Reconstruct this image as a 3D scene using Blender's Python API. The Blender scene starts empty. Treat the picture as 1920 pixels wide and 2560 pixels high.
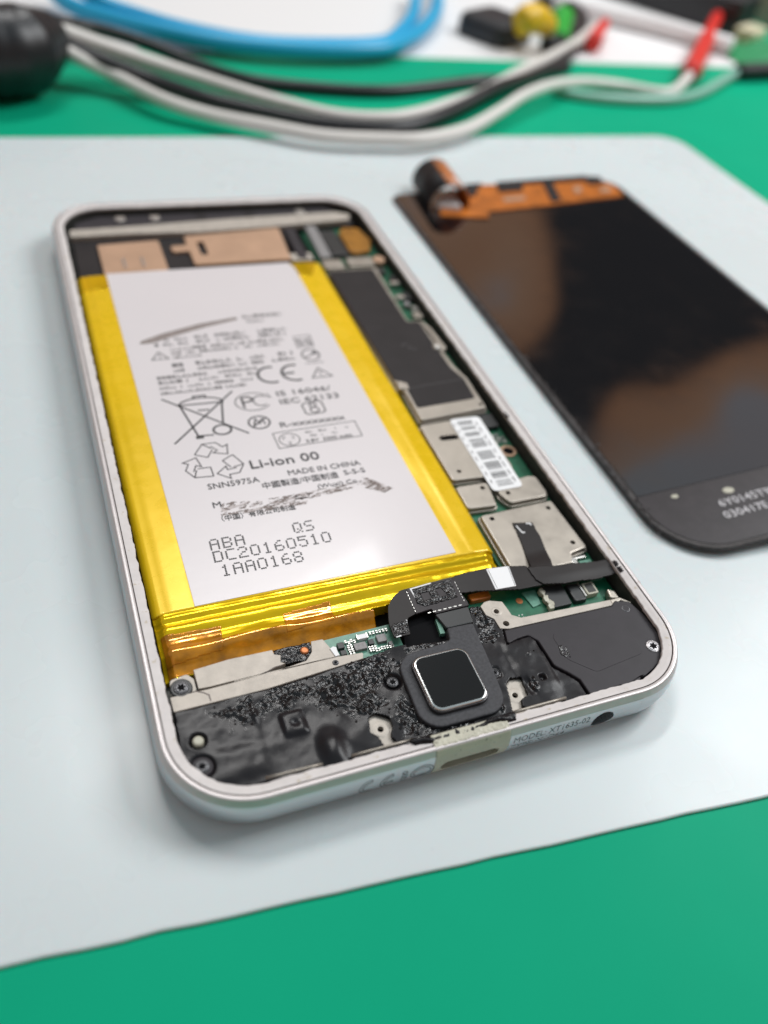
import bpy, bmesh, math, random
import numpy as np
from mathutils import Vector, Matrix, noise
from mathutils.geometry import tessellate_polygon
random.seed(7)
scene = bpy.context.scene
# ------------------------------------------------------------------ units
# every shape below is written in millimetres in the phone's own frame (x across, y along, z up from the
# pale mat's upper face); MMS / ZOFF turn that into metres above the green bench mat.
MMS, ZOFF = 0.001, 0.55
# ------------------------------------------------------------------ camera
CAM = np.array([-4.13667, -44.71589, 101.0239])
ROT = np.array([[0.9288827884793838, -0.34796281345243696, 0.12688043868551624],
                [-0.16045762420431564, -0.6868271592885646, -0.7088877231962112],
                [0.33381149785690595, 0.6381146712918189, -0.6938152132813633]])   # rows: right, down, forward
FPX = 2095.35
cd = bpy.data.cameras.new('camera'); cam = bpy.data.objects.new('camera', cd); scene.collection.objects.link(cam)
m3 = Matrix((ROT[0], -ROT[1], -ROT[2])).transposed()
cam.matrix_world = Matrix.Translation((CAM[0]*MMS, CAM[1]*MMS, (CAM[2]+ZOFF)*MMS)) @ m3.to_4x4()
cd.sensor_fit = 'VERTICAL'; cd.sensor_height = 24.0; cd.sensor_width = 18.0
cd.lens = FPX/2560*24.0
cd.clip_start = 0.005; cd.clip_end = 20
cd.dof.use_dof = True; cd.dof.focus_distance = 0.121; cd.dof.aperture_fstop = cd.lens/2.6
scene.camera = cam
# ------------------------------------------------------------------ room light (soft workshop surroundings)
w = bpy.data.worlds.new('World'); scene.world = w; w.use_nodes = True
nt = w.node_tree; nt.nodes.clear()
o_ = nt.nodes.new('ShaderNodeOutputWorld'); bg = nt.nodes.new('ShaderNodeBackground')
tc = nt.nodes.new('ShaderNodeTexCoord'); nz = nt.nodes.new('ShaderNodeTexNoise'); cr = nt.nodes.new('ShaderNodeValToRGB'); mp_ = nt.nodes.new('ShaderNodeMapping')
WOFF = (1.87, 3.71, 0.33)
mp_.inputs['Location'].default_value = WOFF; mp_.name = 'wall_map'
nz.inputs['Scale'].default_value = 4.4; nz.inputs['Detail'].default_value = 1.6; nz.inputs['Roughness'].default_value = 0.4
e = cr.color_ramp.elements
e[0].position = 0.485; e[0].color = (0.035, 0.035, 0.038, 1); e[1].position = 0.52; e[1].color = (0.46, 0.235, 0.13, 1)
for p, c in ((0.60, (0.52, 0.31, 0.20, 1)), (0.64, (0.40, 0.39, 0.42, 1))):
    q = cr.color_ramp.elements.new(p); q.color = c
sx = nt.nodes.new('ShaderNodeSeparateXYZ'); rg_ = nt.nodes.new('ShaderNodeValToRGB'); mx_ = nt.nodes.new('ShaderNodeMix'); mx_.data_type = 'RGBA'
g = rg_.color_ramp.elements; g[0].position = 0.60; g[0].color = (0, 0, 0, 1); g[1].position = 0.74; g[1].color = (1, 1, 1, 1)   # height: wall -> ceiling
nt.links.new(tc.outputs['Generated'], mp_.inputs['Vector']); nt.links.new(mp_.outputs['Vector'], nz.inputs['Vector']); nt.links.new(nz.outputs['Fac'], cr.inputs['Fac'])
nt.links.new(tc.outputs['Generated'], sx.inputs['Vector']); nt.links.new(sx.outputs['Z'], rg_.inputs['Fac'])
nt.links.new(rg_.outputs['Color'], mx_.inputs['Factor']); nt.links.new(cr.outputs['Color'], mx_.inputs['A']); mx_.inputs['B'].default_value = (0.31, 0.385, 0.42, 1)
nt.links.new(mx_.outputs['Result'], bg.inputs['Color']); nt.links.new(bg.outputs['Background'], o_.inputs['Surface'])
bg.inputs['Strength'].default_value = 0.95
# ------------------------------------------------------------------ lamps
def lamp(name, kind, loc, target, power, **kw):
    d = bpy.data.lights.new(name, kind); o = bpy.data.objects.new(name, d); scene.collection.objects.link(o)
    o.location = loc; o.rotation_euler = (Vector(target)-Vector(loc)).to_track_quat('-Z', 'Y').to_euler()
    d.energy = power
    for k, v in kw.items(): setattr(d, k, v)
    return o
# ceiling tube ahead of the bench
t_ = lamp('ceiling_tube', 'AREA', (0.20, 0.735, 1.02), (0.05, 0.05, 0), 6.0, shape='RECTANGLE', size=0.62, size_y=0.07, color=(1.0, 0.98, 0.96))
t_.rotation_euler = (math.radians(-32), 0, math.radians(25))
# wide bench lamp on the right
lamp('bench_lamp', 'AREA', (0.62, 0.15, 0.60), (0.08, 0.07, 0), 4.4, shape='RECTANGLE', size=0.34, size_y=0.34, color=(0.97, 0.99, 1.0))
# ------------------------------------------------------------------ picture
scene.view_settings.view_transform = 'Standard'; scene.view_settings.look = 'None'
scene.view_settings.exposure = 0.0; scene.view_settings.gamma = 1.0
scene.render.engine = 'CYCLES'
scene.cycles.use_denoising = True
scene.cycles.max_bounces = 8; scene.cycles.sample_clamp_indirect = 4.0
# ------------------------------------------------------------------ materials
MATS = {}
def mat(name, col, rough=0.5, metal=0.0, var=None, bump=None, coat=0.0, spec=0.5, sss=None, dirt=None, rvar=None, trans=0.0, ior=None, wear=None, aniso=0.0):
    """var=(scale per mm, amount), bump=[(scale, strength, distance mm)], dirt=(scale, threshold, colour)"""
    m = bpy.data.materials.new(name); m.use_nodes = True; t = m.node_tree; b = t.nodes['Principled BSDF']; L = t.links
    b.inputs['Base Color'].default_value = (*col, 1); b.inputs['Roughness'].default_value = rough; b.inputs['Metallic'].default_value = metal
    b.inputs['Specular IOR Level'].default_value = spec; b.inputs['Coat Weight'].default_value = coat; b.inputs['Coat Roughness'].default_value = 0.08
    if trans: b.inputs['Transmission Weight'].default_value = trans
    if ior: b.inputs['IOR'].default_value = ior
    if sss:
        b.inputs['Subsurface Weight'].default_value = sss[0]; b.inputs['Subsurface Radius'].default_value = sss[1]; b.inputs['Subsurface Scale'].default_value = sss[2]
    geo = t.nodes.new('ShaderNodeNewGeometry'); sc = t.nodes.new('ShaderNodeVectorMath'); sc.operation = 'SCALE'
    sc.inputs['Scale'].default_value = 1000.0; L.new(geo.outputs['Position'], sc.inputs[0])
    def nse(s, det=4.0, ro=0.55):
        n = t.nodes.new('ShaderNodeTexNoise'); n.inputs['Scale'].default_value = s; n.inputs['Detail'].default_value = det; n.inputs['Roughness'].default_value = ro
        L.new(sc.outputs[0], n.inputs['Vector']); return n.outputs['Fac']
    colout = None
    if var:
        r = t.nodes.new('ShaderNodeMapRange'); r.inputs['From Min'].default_value = 0.25; r.inputs['From Max'].default_value = 0.75
        r.inputs['To Min'].default_value = 1-var[1]; r.inputs['To Max'].default_value = 1+var[1]; L.new(nse(var[0]), r.inputs['Value'])
        v = t.nodes.new('ShaderNodeVectorMath'); v.operation = 'SCALE'; v.inputs[0].default_value = col; L.new(r.outputs[0], v.inputs['Scale']); colout = v.outputs[0]
    for dd in ([dirt] if dirt and not isinstance(dirt, list) else (dirt or [])):
        rr_ = t.nodes.new('ShaderNodeMapRange'); rr_.inputs['From Min'].default_value = dd[1]; rr_.inputs['From Max'].default_value = dd[1]+0.06; L.new(nse(dd[0], 6.0, 0.62), rr_.inputs['Value'])
        mx = t.nodes.new('ShaderNodeMix'); mx.data_type = 'RGBA'; L.new(rr_.outputs[0], mx.inputs['Factor'])
        if colout: L.new(colout, mx.inputs['A'])
        else: mx.inputs['A'].default_value = (*col, 1)
        mx.inputs['B'].default_value = (*dd[2], 1); colout = mx.outputs['Result']
    if colout: L.new(colout, b.inputs['Base Color'])
    if rvar:
        r = t.nodes.new('ShaderNodeMapRange'); r.inputs['From Min'].default_value = 0.3; r.inputs['From Max'].default_value = 0.7
        r.inputs['To Min'].default_value = max(0.02, rough-rvar[1]); r.inputs['To Max'].default_value = rough+rvar[1]; L.new(nse(rvar[0]), r.inputs['Value']); L.new(r.outputs[0], b.inputs['Roughness'])
    prev = None
    for (s, st, dist) in (bump or []):
        bp = t.nodes.new('ShaderNodeBump'); bp.inputs['Strength'].default_value = st; bp.inputs['Distance'].default_value = dist*MMS
        L.new(nse(s), bp.inputs['Height'])
        if prev: L.new(prev, bp.inputs['Normal'])
        prev = bp.outputs['Normal']
    if prev: L.new(prev, b.inputs['Normal'])
    MATS[name] = m; return m
mat('bench_green', (0.004, 0.375, 0.205), 0.45, spec=0.05, var=(0.02, 0.05), bump=[(3.0, 0.05, 0.1)], rvar=(0.03, 0.05), dirt=(1.1, 0.835, (0.10, 0.45, 0.32)))
mat('mat_pale', (0.665, 0.735, 0.757), 0.28, spec=0.32, var=(0.02, 0.015), bump=[(2.0, 0.02, 0.1)], rvar=(0.03, 0.06), sss=(0.45, (0.35, 1.0, 1.2), 0.0012), dirt=(0.9, 0.80, (0.25, 0.25, 0.24)))
mat('band_metal', (0.60, 0.625, 0.65), 0.33, metal=0.85, bump=[(12, 0.06, 0.05), (0.6, .04, .1)], dirt=[(1.8, 0.78, (0.30, 0.27, 0.25)), (0.5, .74, (.50, .49, .48))])
mat('lip_paint', (0.60, 0.56, 0.555), 0.38, metal=0.35, var=(0.5, 0.06), bump=[(4, 0.15, 0.05)], dirt=[(2.2, 0.71, (0.12, 0.09, 0.08)), (0.6, .66, (.44, .40, .385))])
mat('bezel_paint', (0.66, 0.615, 0.60), 0.45, var=(0.4, 0.08), bump=[(1.2, 0.35, 0.12), (8, 0.2, 0.04)], dirt=[(0.6, 0.62, (0.52, 0.45, 0.36)), (3.0, 0.71, (0.10, 0.08, 0.07))])
mat('groove_dark', (0.16, 0.13, 0.12), 0.6)
mat('wall_dark', (0.035, 0.036, 0.032), 0.55, var=(0.6, 0.4), bump=[(3, .3, .1)])
mat('hole_shade', (0.006, 0.006, 0.007), 0.8, spec=0.1)  # near-black colour paints in the shade of deep holes, cavities and sockets
mat('usb_plastic', (0.52, 0.50, 0.40), 0.4, var=(0.5, 0.1), bump=[(5, 0.3, 0.06)], dirt=[(1.1, 0.62, (0.16, 0.13, 0.09)), (3.0, .7, (.03, .028, .025))])
mat('tape_yellow', (0.88, 0.57, 0.002), 0.28, metal=0.15, var=(0.03, 0.08), bump=[(6.0, 0.07, 0.04), (0.2, 0.08, 0.3)], coat=0.3, rvar=(0.3, 0.04))
mat('tape_end', (0.92, 0.60, 0.002), 0.19, metal=0.6, var=(0.10, 0.22), bump=[(1.0, 0.08, 0.12), (6, 0.08, 0.05)], coat=0.12)
mat('tape_amber', (0.66, 0.25, 0.002), 0.13, metal=0.4, var=(0.35, 0.5), bump=[(0.9, 0.18, 0.2), (6, 0.05, 0.05)], coat=0.8)
mat('engrave', (0.045, 0.055, 0.06), 0.5)
mat('label_white', (0.74, 0.69, 0.70), 0.30, spec=0.5, var=(0.03, 0.02), bump=[(1.6, 0.05, 0.12), (0.25, 0.06, 0.4)], coat=0.12)
mat('ink', (0.018, 0.017, 0.02), 0.45)
mat('ink_grey', (0.06, 0.056, 0.06), 0.5)
mat('ink_pale', (0.12, 0.11, 0.113), 0.5)
mat('smear_soft', (0.27, 0.225, 0.21), 0.6, var=(1.2, .25))
mat('smear', (0.20, 0.16, 0.145), 0.6, dirt=(0.9, 0.50, (0.55, 0.49, 0.485)))
mat('nickel', (0.385, 0.35, 0.305), 0.42, metal=0.7, var=(0.25, 0.08), bump=[(6, 0.08, 0.04), (0.5, .06, .12)], dirt=(0.30, 0.74, (0.30, 0.24, 0.205)), rvar=(0.4, 0.08))
mat('beige_plate', (0.47, 0.425, 0.375), 0.5, metal=0.3, var=(0.6, 0.13), bump=[(3, 0.25, 0.06), (0.7, .25, .15)], dirt=(1.0, 0.70, (0.24, 0.20, 0.17)))
mat('foil_black', (0.020, 0.017, 0.018), 0.5, spec=0.24, var=(0.2, 0.2), bump=[(5, 0.10, 0.04), (.4, .12, .2)])
mat('flex_black', (0.020, 0.017, 0.017), 0.42, spec=0.26, var=(0.3, 0.2), bump=[(2, 0.06, 0.05)])
mat('cover_plastic', (0.034, 0.030, 0.035), 0.47, spec=0.25, var=(0.4, 0.12), bump=[(11, 0.12, 0.03), (0.3, .05, .2)], dirt=(4.0, 0.79, (0.22, 0.21, 0.22)))
mat('cover_melted', (0.013, 0.0118, 0.0138), 0.30, spec=0.25, var=(0.25, 0.12), bump=[(1.6, 0.08, 0.15), (9, 0.10, 0.04)], dirt=(3.6, 0.76, (0.15, 0.135, 0.13)))
mat('char', (0.010, 0.0095, 0.0105), 0.20, spec=0.45, var=(1.2, 0.5), bump=[(1.1, 0.6, 0.24), (2.8, 0.25, 0.06)], dirt=(2.6, 0.775, (0.26, 0.26, 0.26)))  # pale specks are ash flecks and also painted-in glints
mat('gasket', (0.058, 0.058, 0.064), 0.6, spec=0.3, var=(2.5, 0.3), bump=[(12, 0.3, 0.04)], dirt=(3.5, 0.72, (0.17, 0.15, 0.13)))
mat('sensor_glass', (0.010, 0.009, 0.009), 0.12, spec=0.4, dirt=(2.5, 0.83, (0.3, 0.3, 0.3)))
mat('chrome', (0.75, 0.74, 0.72), 0.16, metal=1.0, dirt=(2, .68, (.25, .22, .2)))
mat('screw_dark', (0.09, 0.09, 0.095), 0.34, metal=0.7, bump=[(6, .3, .05)])
mat('screw_bright', (0.34, 0.325, 0.33), 0.3, metal=0.9, bump=[(6, .2, .05)])
mat('pcb_green', (0.010, 0.13, 0.065), 0.32, var=(0.8, 0.25), bump=[(5, .1, .03)])
mat('pcb_pale', (0.12, 0.30, 0.22), 0.35, var=(1.5, 0.25))
mat('chip_grey', (0.26, 0.25, 0.25), 0.45, var=(3, .25), dirt=(6, .66, (.10, .10, .10)))
mat('chip_black', (0.022, 0.024, 0.025), 0.4)
mat('solder', (0.62, 0.61, 0.58), 0.28, metal=0.85)
mat('copper', (0.52, 0.335, 0.225), 0.45, metal=0.5, var=(0.15, 0.12), bump=[(3, .1, .05)])
mat('copper_red', (0.50, 0.17, 0.06), 0.4, metal=0.5)
mat('flex_orange', (0.50, 0.145, 0.020), 0.28, var=(0.25, 0.45), bump=[(1.0, .3, .25)], coat=0.3)
mat('orange_tape', (0.33, 0.14, 0.012), 0.35, var=(0.4, 0.3))
mat('sticker_white', (0.90, 0.90, 0.91), 0.45)
mat('bar_grey', (0.11, 0.11, 0.115), 0.5)
mat('glass_dark', (0.006, 0.006, 0.007), 0.05, spec=0.5, ior=2.35, rvar=(0.12, 0.06), dirt=[(1.3, 0.80, (0.16, 0.145, 0.13)), (0.25, 0.70, (0.028, 0.025, 0.024))])
mat('panel_edge', (0.035, 0.030, 0.030), 0.5, var=(1.0, 0.5), bump=[(2.5, 0.9, 0.3)], dirt=(2.0, 0.70, (0.30, 0.26, 0.20)))
mat('panel_foil', (0.026, 0.021, 0.024), 0.40, spec=0.35, var=(0.35, 0.25), bump=[(1.5, .2, .1)], dirt=(0.8, 0.74, (0.24, 0.20, 0.16)))
mat('print_white', (0.62, 0.60, 0.62), 0.5)
mat('cable_white', (0.78, 0.75, 0.71), 0.38)
mat('cable_black', (0.016, 0.017, 0.020), 0.36)
mat('cable_blue', (0.015, 0.40, 0.70), 0.36)
mat('rubber_black', (0.010, 0.011, 0.014), 0.40)
mat('red_boot', (0.72, 0.030, 0.022), 0.42)
mat('yellow_boot', (0.78, 0.48, 0.01), 0.42)
mat('green_boot', (0.015, 0.38, 0.03), 0.4)
mat('green_cloth', (0.01, 0.24, 0.08), 0.55)
mat('board_white', (0.84, 0.83, 0.83), 0.45)
mat('box_black', (0.016, 0.018, 0.022), 0.42)
mat('box_beige', (0.33, 0.30, 0.25), 0.5)
mat('cream', (0.66, 0.60, 0.42), 0.45)
mat('clear_sleeve', (0.30, 0.55, 0.46), 0.25)
mat('pen_top', (0.26, 0.24, 0.32), 0.35)
mat('steel', (0.55, 0.55, 0.54), 0.3, metal=0.9)
# ------------------------------------------------------------------ object helpers
BASE = {}
def tag(o, label=None, cat=None, group=None, kind=None):
    if label: o['label'] = label
    if cat: o['category'] = cat
    if group: o['group'] = group
    if kind: o['kind'] = kind
    return o
def thing(name, label, cat, base, group=None):
    o = bpy.data.objects.new(name, None); scene.collection.objects.link(o); o.empty_display_size = 0.01
    o.location = (base[0]*MMS, base[1]*MMS, (base[2]+ZOFF)*MMS); BASE[o.name] = np.array(base, float)
    return tag(o, label, cat, group)
def obj(name, verts, faces, m, parent=None, smooth=False, label=None, cat=None, group=None, kind=None):
    v = np.asarray(verts, float).reshape(-1, 3)
    base = BASE[parent.name] if parent is not None else np.array([*(v[:, :2].min(0)+v[:, :2].max(0))/2, v[:, 2].min()])
    me = bpy.data.meshes.new(name)
    me.from_pydata(((v-base)*MMS).tolist(), [], [tuple(f) for f in faces]); me.update()
    ms = m if isinstance(m, (list, tuple)) else [m]
    for k in ms: me.materials.append(MATS[k])
    if smooth: me.polygons.foreach_set('use_smooth', [True]*len(me.polygons))
    o = bpy.data.objects.new(name, me); scene.collection.objects.link(o)
    if parent is not None: o.parent = parent; BASE[o.name] = base
    else: o.location = (base[0]*MMS, base[1]*MMS, (base[2]+ZOFF)*MMS); BASE[o.name] = base
    if label or cat or group or kind: tag(o, label, cat, group, kind)
    return o
def area2(p): 
    p = np.asarray(p); x, y = p[:, 0], p[:, 1]
    return float((x*np.roll(y, -1)-np.roll(x, -1)*y).sum())
def fillet(pts, r, n=5):
    pts = [np.array(p, float) for p in pts]; out = []; N = len(pts)
    rs = r if isinstance(r, (list, tuple)) else [r]*N
    for i in range(N):
        p, a, b = pts[i], pts[i-1], pts[(i+1) % N]; ri = rs[i]
        u, v = a-p, b-p; lu, lv = np.linalg.norm(u), np.linalg.norm(v); u /= lu; v /= lv
        ang = math.acos(max(-1, min(1, float(u@v))))
        if ri <= 0 or ang > math.pi-0.02: out.append(p); continue
        t = min(ri/math.tan(ang/2), lu*0.49, lv*0.49); rr = t*math.tan(ang/2)
        bis = (u+v)/np.linalg.norm(u+v); c = p+bis*(rr/math.sin(ang/2)); s, e_ = p+u*t-c, p+v*t-c
        a0, a1 = math.atan2(s[1], s[0]), math.atan2(e_[1], e_[0]); d = (a1-a0+math.pi) % (2*math.pi)-math.pi
        for k in range(n+1): out.append(c+rr*np.array([math.cos(a0+d*k/n), math.sin(a0+d*k/n)]))
    return [tuple(q) for q in out]
def rect(x0, y0, x1, y1, r=0, n=5):
    p = [(x0, y0), (x1, y0), (x1, y1), (x0, y1)]
    return fillet(p, r, n) if r else p
def disc(cx, cy, r, n=20, ry=None, a0=0.0): return [(cx+r*math.cos(a0+2*math.pi*i/n), cy+(ry or r)*math.sin(a0+2*math.pi*i/n)) for i in range(n)]
def inset(poly, d):
    p = np.asarray(poly, float)
    if area2(p) < 0: p = p[::-1]
    a = p-np.roll(p, 1, 0); b = np.roll(p, -1, 0)-p
    a /= np.maximum(np.linalg.norm(a, axis=1, keepdims=True), 1e-9); b /= np.maximum(np.linalg.norm(b, axis=1, keepdims=True), 1e-9)
    na = np.c_[-a[:, 1], a[:, 0]]; nb = np.c_[-b[:, 1], b[:, 0]]; s = na+nb
    s /= np.maximum((s*na).sum(1, keepdims=True), 0.25)
    return p+s*d
def prism(name, poly, z0, z1, m, parent=None, bev=0.0, holes=(), zf=None, xf=None, seg=3, **kw):
    """polygon extruded from z0 to z1, rounded upper edge, optional through holes, optional sag zf(x,y)"""
    p = np.asarray(poly, float)
    if area2(p) < 0: p = p[::-1]
    rings = [(p, z0)]
    if bev > 0:
        for k in range(seg+1):
            a = math.pi/2*k/seg; rings.append((inset(p, bev*(1-math.cos(a))), z1-bev+bev*math.sin(a)))
    else: rings.append((p, z1))
    V, F, n = [], [], len(p)
    for q, z in rings: V += [(x, y, z) for x, y in q]
    for r in range(len(rings)-1):
        for i in range(n):
            j = (i+1) % n; F.append((r*n+i, r*n+j, (r+1)*n+j, (r+1)*n+i))
    top = rings[-1][0]; off = (len(rings)-1)*n
    if holes:
        loops = [[Vector((x, y, 0)) for x, y in top]]; idx = list(range(off, off+n))
        for h in holes:
            h = list(h) if area2(h) < 0 else list(h)[::-1]
            st = len(V); V += [(x, y, z1) for x, y in h]; V += [(x, y, z0) for x, y in h]; k = len(h)
            for i in range(k): j = (i+1) % k; F.append((st+i, st+k+i, st+k+j, st+j))
            loops.append([Vector((x, y, 0)) for x, y in h]); idx += list(range(st, st+k))
        for tri in tessellate_polygon(loops):
            a, b, c = [idx[i] for i in tri]
            if area2([V[a][:2], V[b][:2], V[c][:2]]) < 0: a, c = c, a
            F.append((a, b, c))
    else:
        F.append(tuple(range(off, off+n))); F.append(tuple(range(n-1, -1, -1)))
    if zf: V = [(x, y, z+zf(x, y)) for x, y, z in V]
    if xf: V = [xf(v) for v in V]
    return obj(name, V, F, m, parent, **kw)
def inside(poly, X, Y):
    p = np.asarray(poly, float); r = np.zeros(X.shape, bool); j = len(p)-1
    for i in range(len(p)):
        xi, yi, xj, yj = p[i][0], p[i][1], p[j][0], p[j][1]
        if yi != yj: r ^= ((yi > Y) != (yj > Y)) & (X < (xj-xi)*(Y-yi)/(yj-yi)+xi)
        j = i
    return r
def field(name, box, step, mask, h, m, parent, skirt=1.0, conv=None, smooth=True, midx=None, **kw):
    """height field over box=(x0,y0,x1,y1); cells whose middle passes mask(X,Y) are kept; walls drop by skirt"""
    x0, y0, x1, y1 = box; nx = max(2, int(round((x1-x0)/step))+1); ny = max(2, int(round((y1-y0)/step))+1)
    xs, ys = np.linspace(x0, x1, nx), np.linspace(y0, y1, ny); X, Y = np.meshgrid(xs, ys)
    Z = h(X, Y); cx, cy = (X[:-1, :-1]+X[1:, 1:])/2, (Y[:-1, :-1]+Y[1:, 1:])/2
    K = mask(cx, cy) if mask else np.ones(cx.shape, bool)
    V = np.c_[X.ravel(), Y.ravel(), Z.ravel()].tolist(); F = []; MI = []
    for j in range(ny-1):
        for i in range(nx-1):
            if K[j, i]:
                F.append((j*nx+i, j*nx+i+1, (j+1)*nx+i+1, (j+1)*nx+i))
    cnt = {}
    for f in F:
        for k in range(4):
            a, b = f[k], f[(k+1) % 4]; cnt[(min(a, b), max(a, b))] = cnt.get((min(a, b), max(a, b)), 0)+1
    nF = len(F)
    if skirt:
        low = {}
        for f in F[:nF]:
            for k in range(4):
                a, b = f[k], f[(k+1) % 4]
                if cnt[(min(a, b), max(a, b))] == 1:
                    for q in (a, b):
                        if q not in low: low[q] = len(V); V.append([V[q][0], V[q][1], V[q][2]-skirt])
                    F.append((b, a, low[a], low[b]))
    used = sorted({q for f in F for q in f}); re = {q: i for i, q in enumerate(used)}
    V = [V[q] for q in used]; F = [tuple(re[q] for q in f) for f in F]
    if conv: V = [conv(v) for v in V]
    o = obj(name, V, F, m, parent, smooth, **kw)
    if smooth and skirt:
        fl = [k < nF for k in range(len(F))]; o.data.polygons.foreach_set('use_smooth', fl)
    return o
def catmull(pts, n=8):
    P = [np.array(p, float) for p in pts]; P = [2*P[0]-P[1]]+P+[2*P[-1]-P[-2]]; out = []
    for i in range(1, len(P)-2):
        for k in range(n):
            t = k/n; a, b, c, d = P[i-1:i+3]
            out.append(0.5*((2*b)+(c-a)*t+(2*a-5*b+4*c-d)*t*t+(3*b-a-3*c+d)*t**3))
    out.append(P[-2]); return out
def tube(name, pts, r, m, parent=None, n=14, spl=8, xr=None, cap=True, **kw):
    P = catmull(pts, spl) if spl else [np.array(p, float) for p in pts]; V, F = [], []; up = np.array([0, 0, 1.0])
    N = len(P)
    for i, p in enumerate(P):
        t = P[min(i+1, N-1)]-P[max(i-1, 0)]; t /= np.linalg.norm(t)
        s = np.cross(t, up)
        if np.linalg.norm(s) < 1e-3: s = np.array([1.0, 0, 0])
        s /= np.linalg.norm(s); u = np.cross(s, t); ri = r(i/(N-1)) if callable(r) else r
        for k in range(n):
            a = 2*math.pi*k/n; V.append(tuple(p+ri*(math.cos(a)*s+math.sin(a)*u)))
    for i in range(N-1):
        for k in range(n):
            j = (k+1) % n; F.append((i*n+k, i*n+j, (i+1)*n+j, (i+1)*n+k))
    if cap: F.append(tuple(range(n-1, -1, -1))); F.append(tuple((N-1)*n+k for k in range(n)))
    return obj(name, V, F, m, parent, True, **kw)
def strokes(lines, w, closed=False):
    """flat ribbons of width w along polylines -> verts2d, faces"""
    V, F = [], []
    for ln in lines:
        P = [np.array(p, float) for p in ln]; cl = closed or (len(P) > 2 and np.allclose(P[0], P[-1]))
        if cl and np.allclose(P[0], P[-1]): P = P[:-1]
        N = len(P); st = len(V)
        for i in range(N):
            a = P[i-1] if (i > 0 or cl) else P[i]; b = P[(i+1) % N] if (i < N-1 or cl) else P[i]
            d1, d2 = P[i]-a, b-P[i]; l1, l2 = np.linalg.norm(d1), np.linalg.norm(d2)
            d1 = d1/l1 if l1 > 1e-9 else d2/l2; d2 = d2/l2 if l2 > 1e-9 else d1
            n1 = np.array([-d1[1], d1[0]]); n2 = np.array([-d2[1], d2[0]]); s = n1+n2
            s = s/max(float(s@n1), 0.35) if np.linalg.norm(s) > 1e-6 else n1
            V.append(P[i]+s*w/2); V.append(P[i]-s*w/2)
        for i in range(N if cl else N-1):
            j = (i+1) % N; F.append((st+2*i, st+2*i+1, st+2*j+1, st+2*j))
    return [tuple(v) for v in V], F
def arc(cx, cy, rx, ry, a0, a1, n=20): return [(cx+rx*math.cos(math.radians(a0+(a1-a0)*i/n)), cy+ry*math.sin(math.radians(a0+(a1-a0)*i/n))) for i in range(n+1)]
def ring(cx, cy, rx, ry=None, n=28): return arc(cx, cy, rx, ry or rx, 0, 360, n)
def flat(name, VF, z, m, parent, conv=None, **kw):
    V, F = VF
    if not F: return None
    # ribbons may wind either way: make every face look up
    G = []
    for f in F:
        if area2([V[i][:2] for i in f]) < 0: f = tuple(reversed(f))
        G.append(f)
    W = [conv((x, y)) if conv else (x, y, z) for x, y in V]
    return obj(name, W, G, m, parent, **kw)
def text2d(s, size, x, y, width=None, rot=0.0, shear=0.0, bold=0.0):
    """outline of a line of lettering, cap height = size, first baseline point at x, y; width squeezes it to fit"""
    cu = bpy.data.curves.new('t', 'FONT'); cu.body = s; cu.size = 1.0; cu.resolution_u = 2; cu.shear = shear; cu.offset = bold; cu.fill_mode = 'FRONT'
    ob = bpy.data.objects.new('t', cu); scene.collection.objects.link(ob)
    dg = bpy.context.evaluated_depsgraph_get(); dg.update(); ev = ob.evaluated_get(dg); me = ev.to_mesh()
    P = np.array([v.co[:2] for v in me.vertices]).reshape(-1, 2); F = [tuple(p.vertices) for p in me.polygons]; ev.to_mesh_clear()
    bpy.data.objects.remove(ob); bpy.data.curves.remove(cu)
    if len(P) == 0: return [], []
    k = size/0.73; P = P*k
    if width: P[:, 0] = (P[:, 0]-P[:, 0].min())*(width/max(1e-6, np.ptp(P[:, 0])))
    c, s_ = math.cos(rot), math.sin(rot); P = P@np.array([[c, s_], [-s_, c]])
    return [(px+x, py+y) for px, py in P], F
def merge(*vfs):
    V, F = [], []
    for v, f in vfs:
        k = len(V); V += list(v); F += [tuple(i+k for i in q) for q in f]
    return V, F
def quads(rects):
    V, F = [], []
    for x0, y0, x1, y1 in rects:
        k = len(V); V += [(x0, y0), (x1, y0), (x1, y1), (x0, y1)]; F.append((k, k+1, k+2, k+3))
    return V, F
def fbm(X, Y, s, oct=3, seed=0.0):
    out = np.zeros(X.size); xs, ys = X.ravel()*s, Y.ravel()*s
    for i in range(X.size): out[i] = noise.fractal((xs[i], ys[i], seed), 0.6, 2.1, oct)
    return out.reshape(X.shape)
def at(px, py, z):
    """photo pixel -> point on the level z (mm)"""
    d = np.array([(px-960)/FPX, (py-1280)/FPX, 1.0])@ROT; t = (z-CAM[2])/d[2]; return CAM+t*d
TT = lambda u, v, z: tuple(at(u/1.728, v/1.728, z+1.3 if z < 4 else z))
UU = lambda u, v, z: tuple(at(960+u/1.728, v/1.728, z+1.3 if z < 4 else z))
def sm(a, b, x): t = np.clip((x-a)/(b-a), 0, 1); return t*t*(3-2*t)
#STRUCT
# ================================================================== bench and mats
o = obj('workbench', [(-900, -500, -0.55), (1500, -500, -0.55), (1500, 1600, -0.55), (-900, 1600, -0.55)], [(0, 1, 2, 3)], 'bench_green', kind='structure',
        label='green anti-static bench mat covering the whole table')
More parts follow.
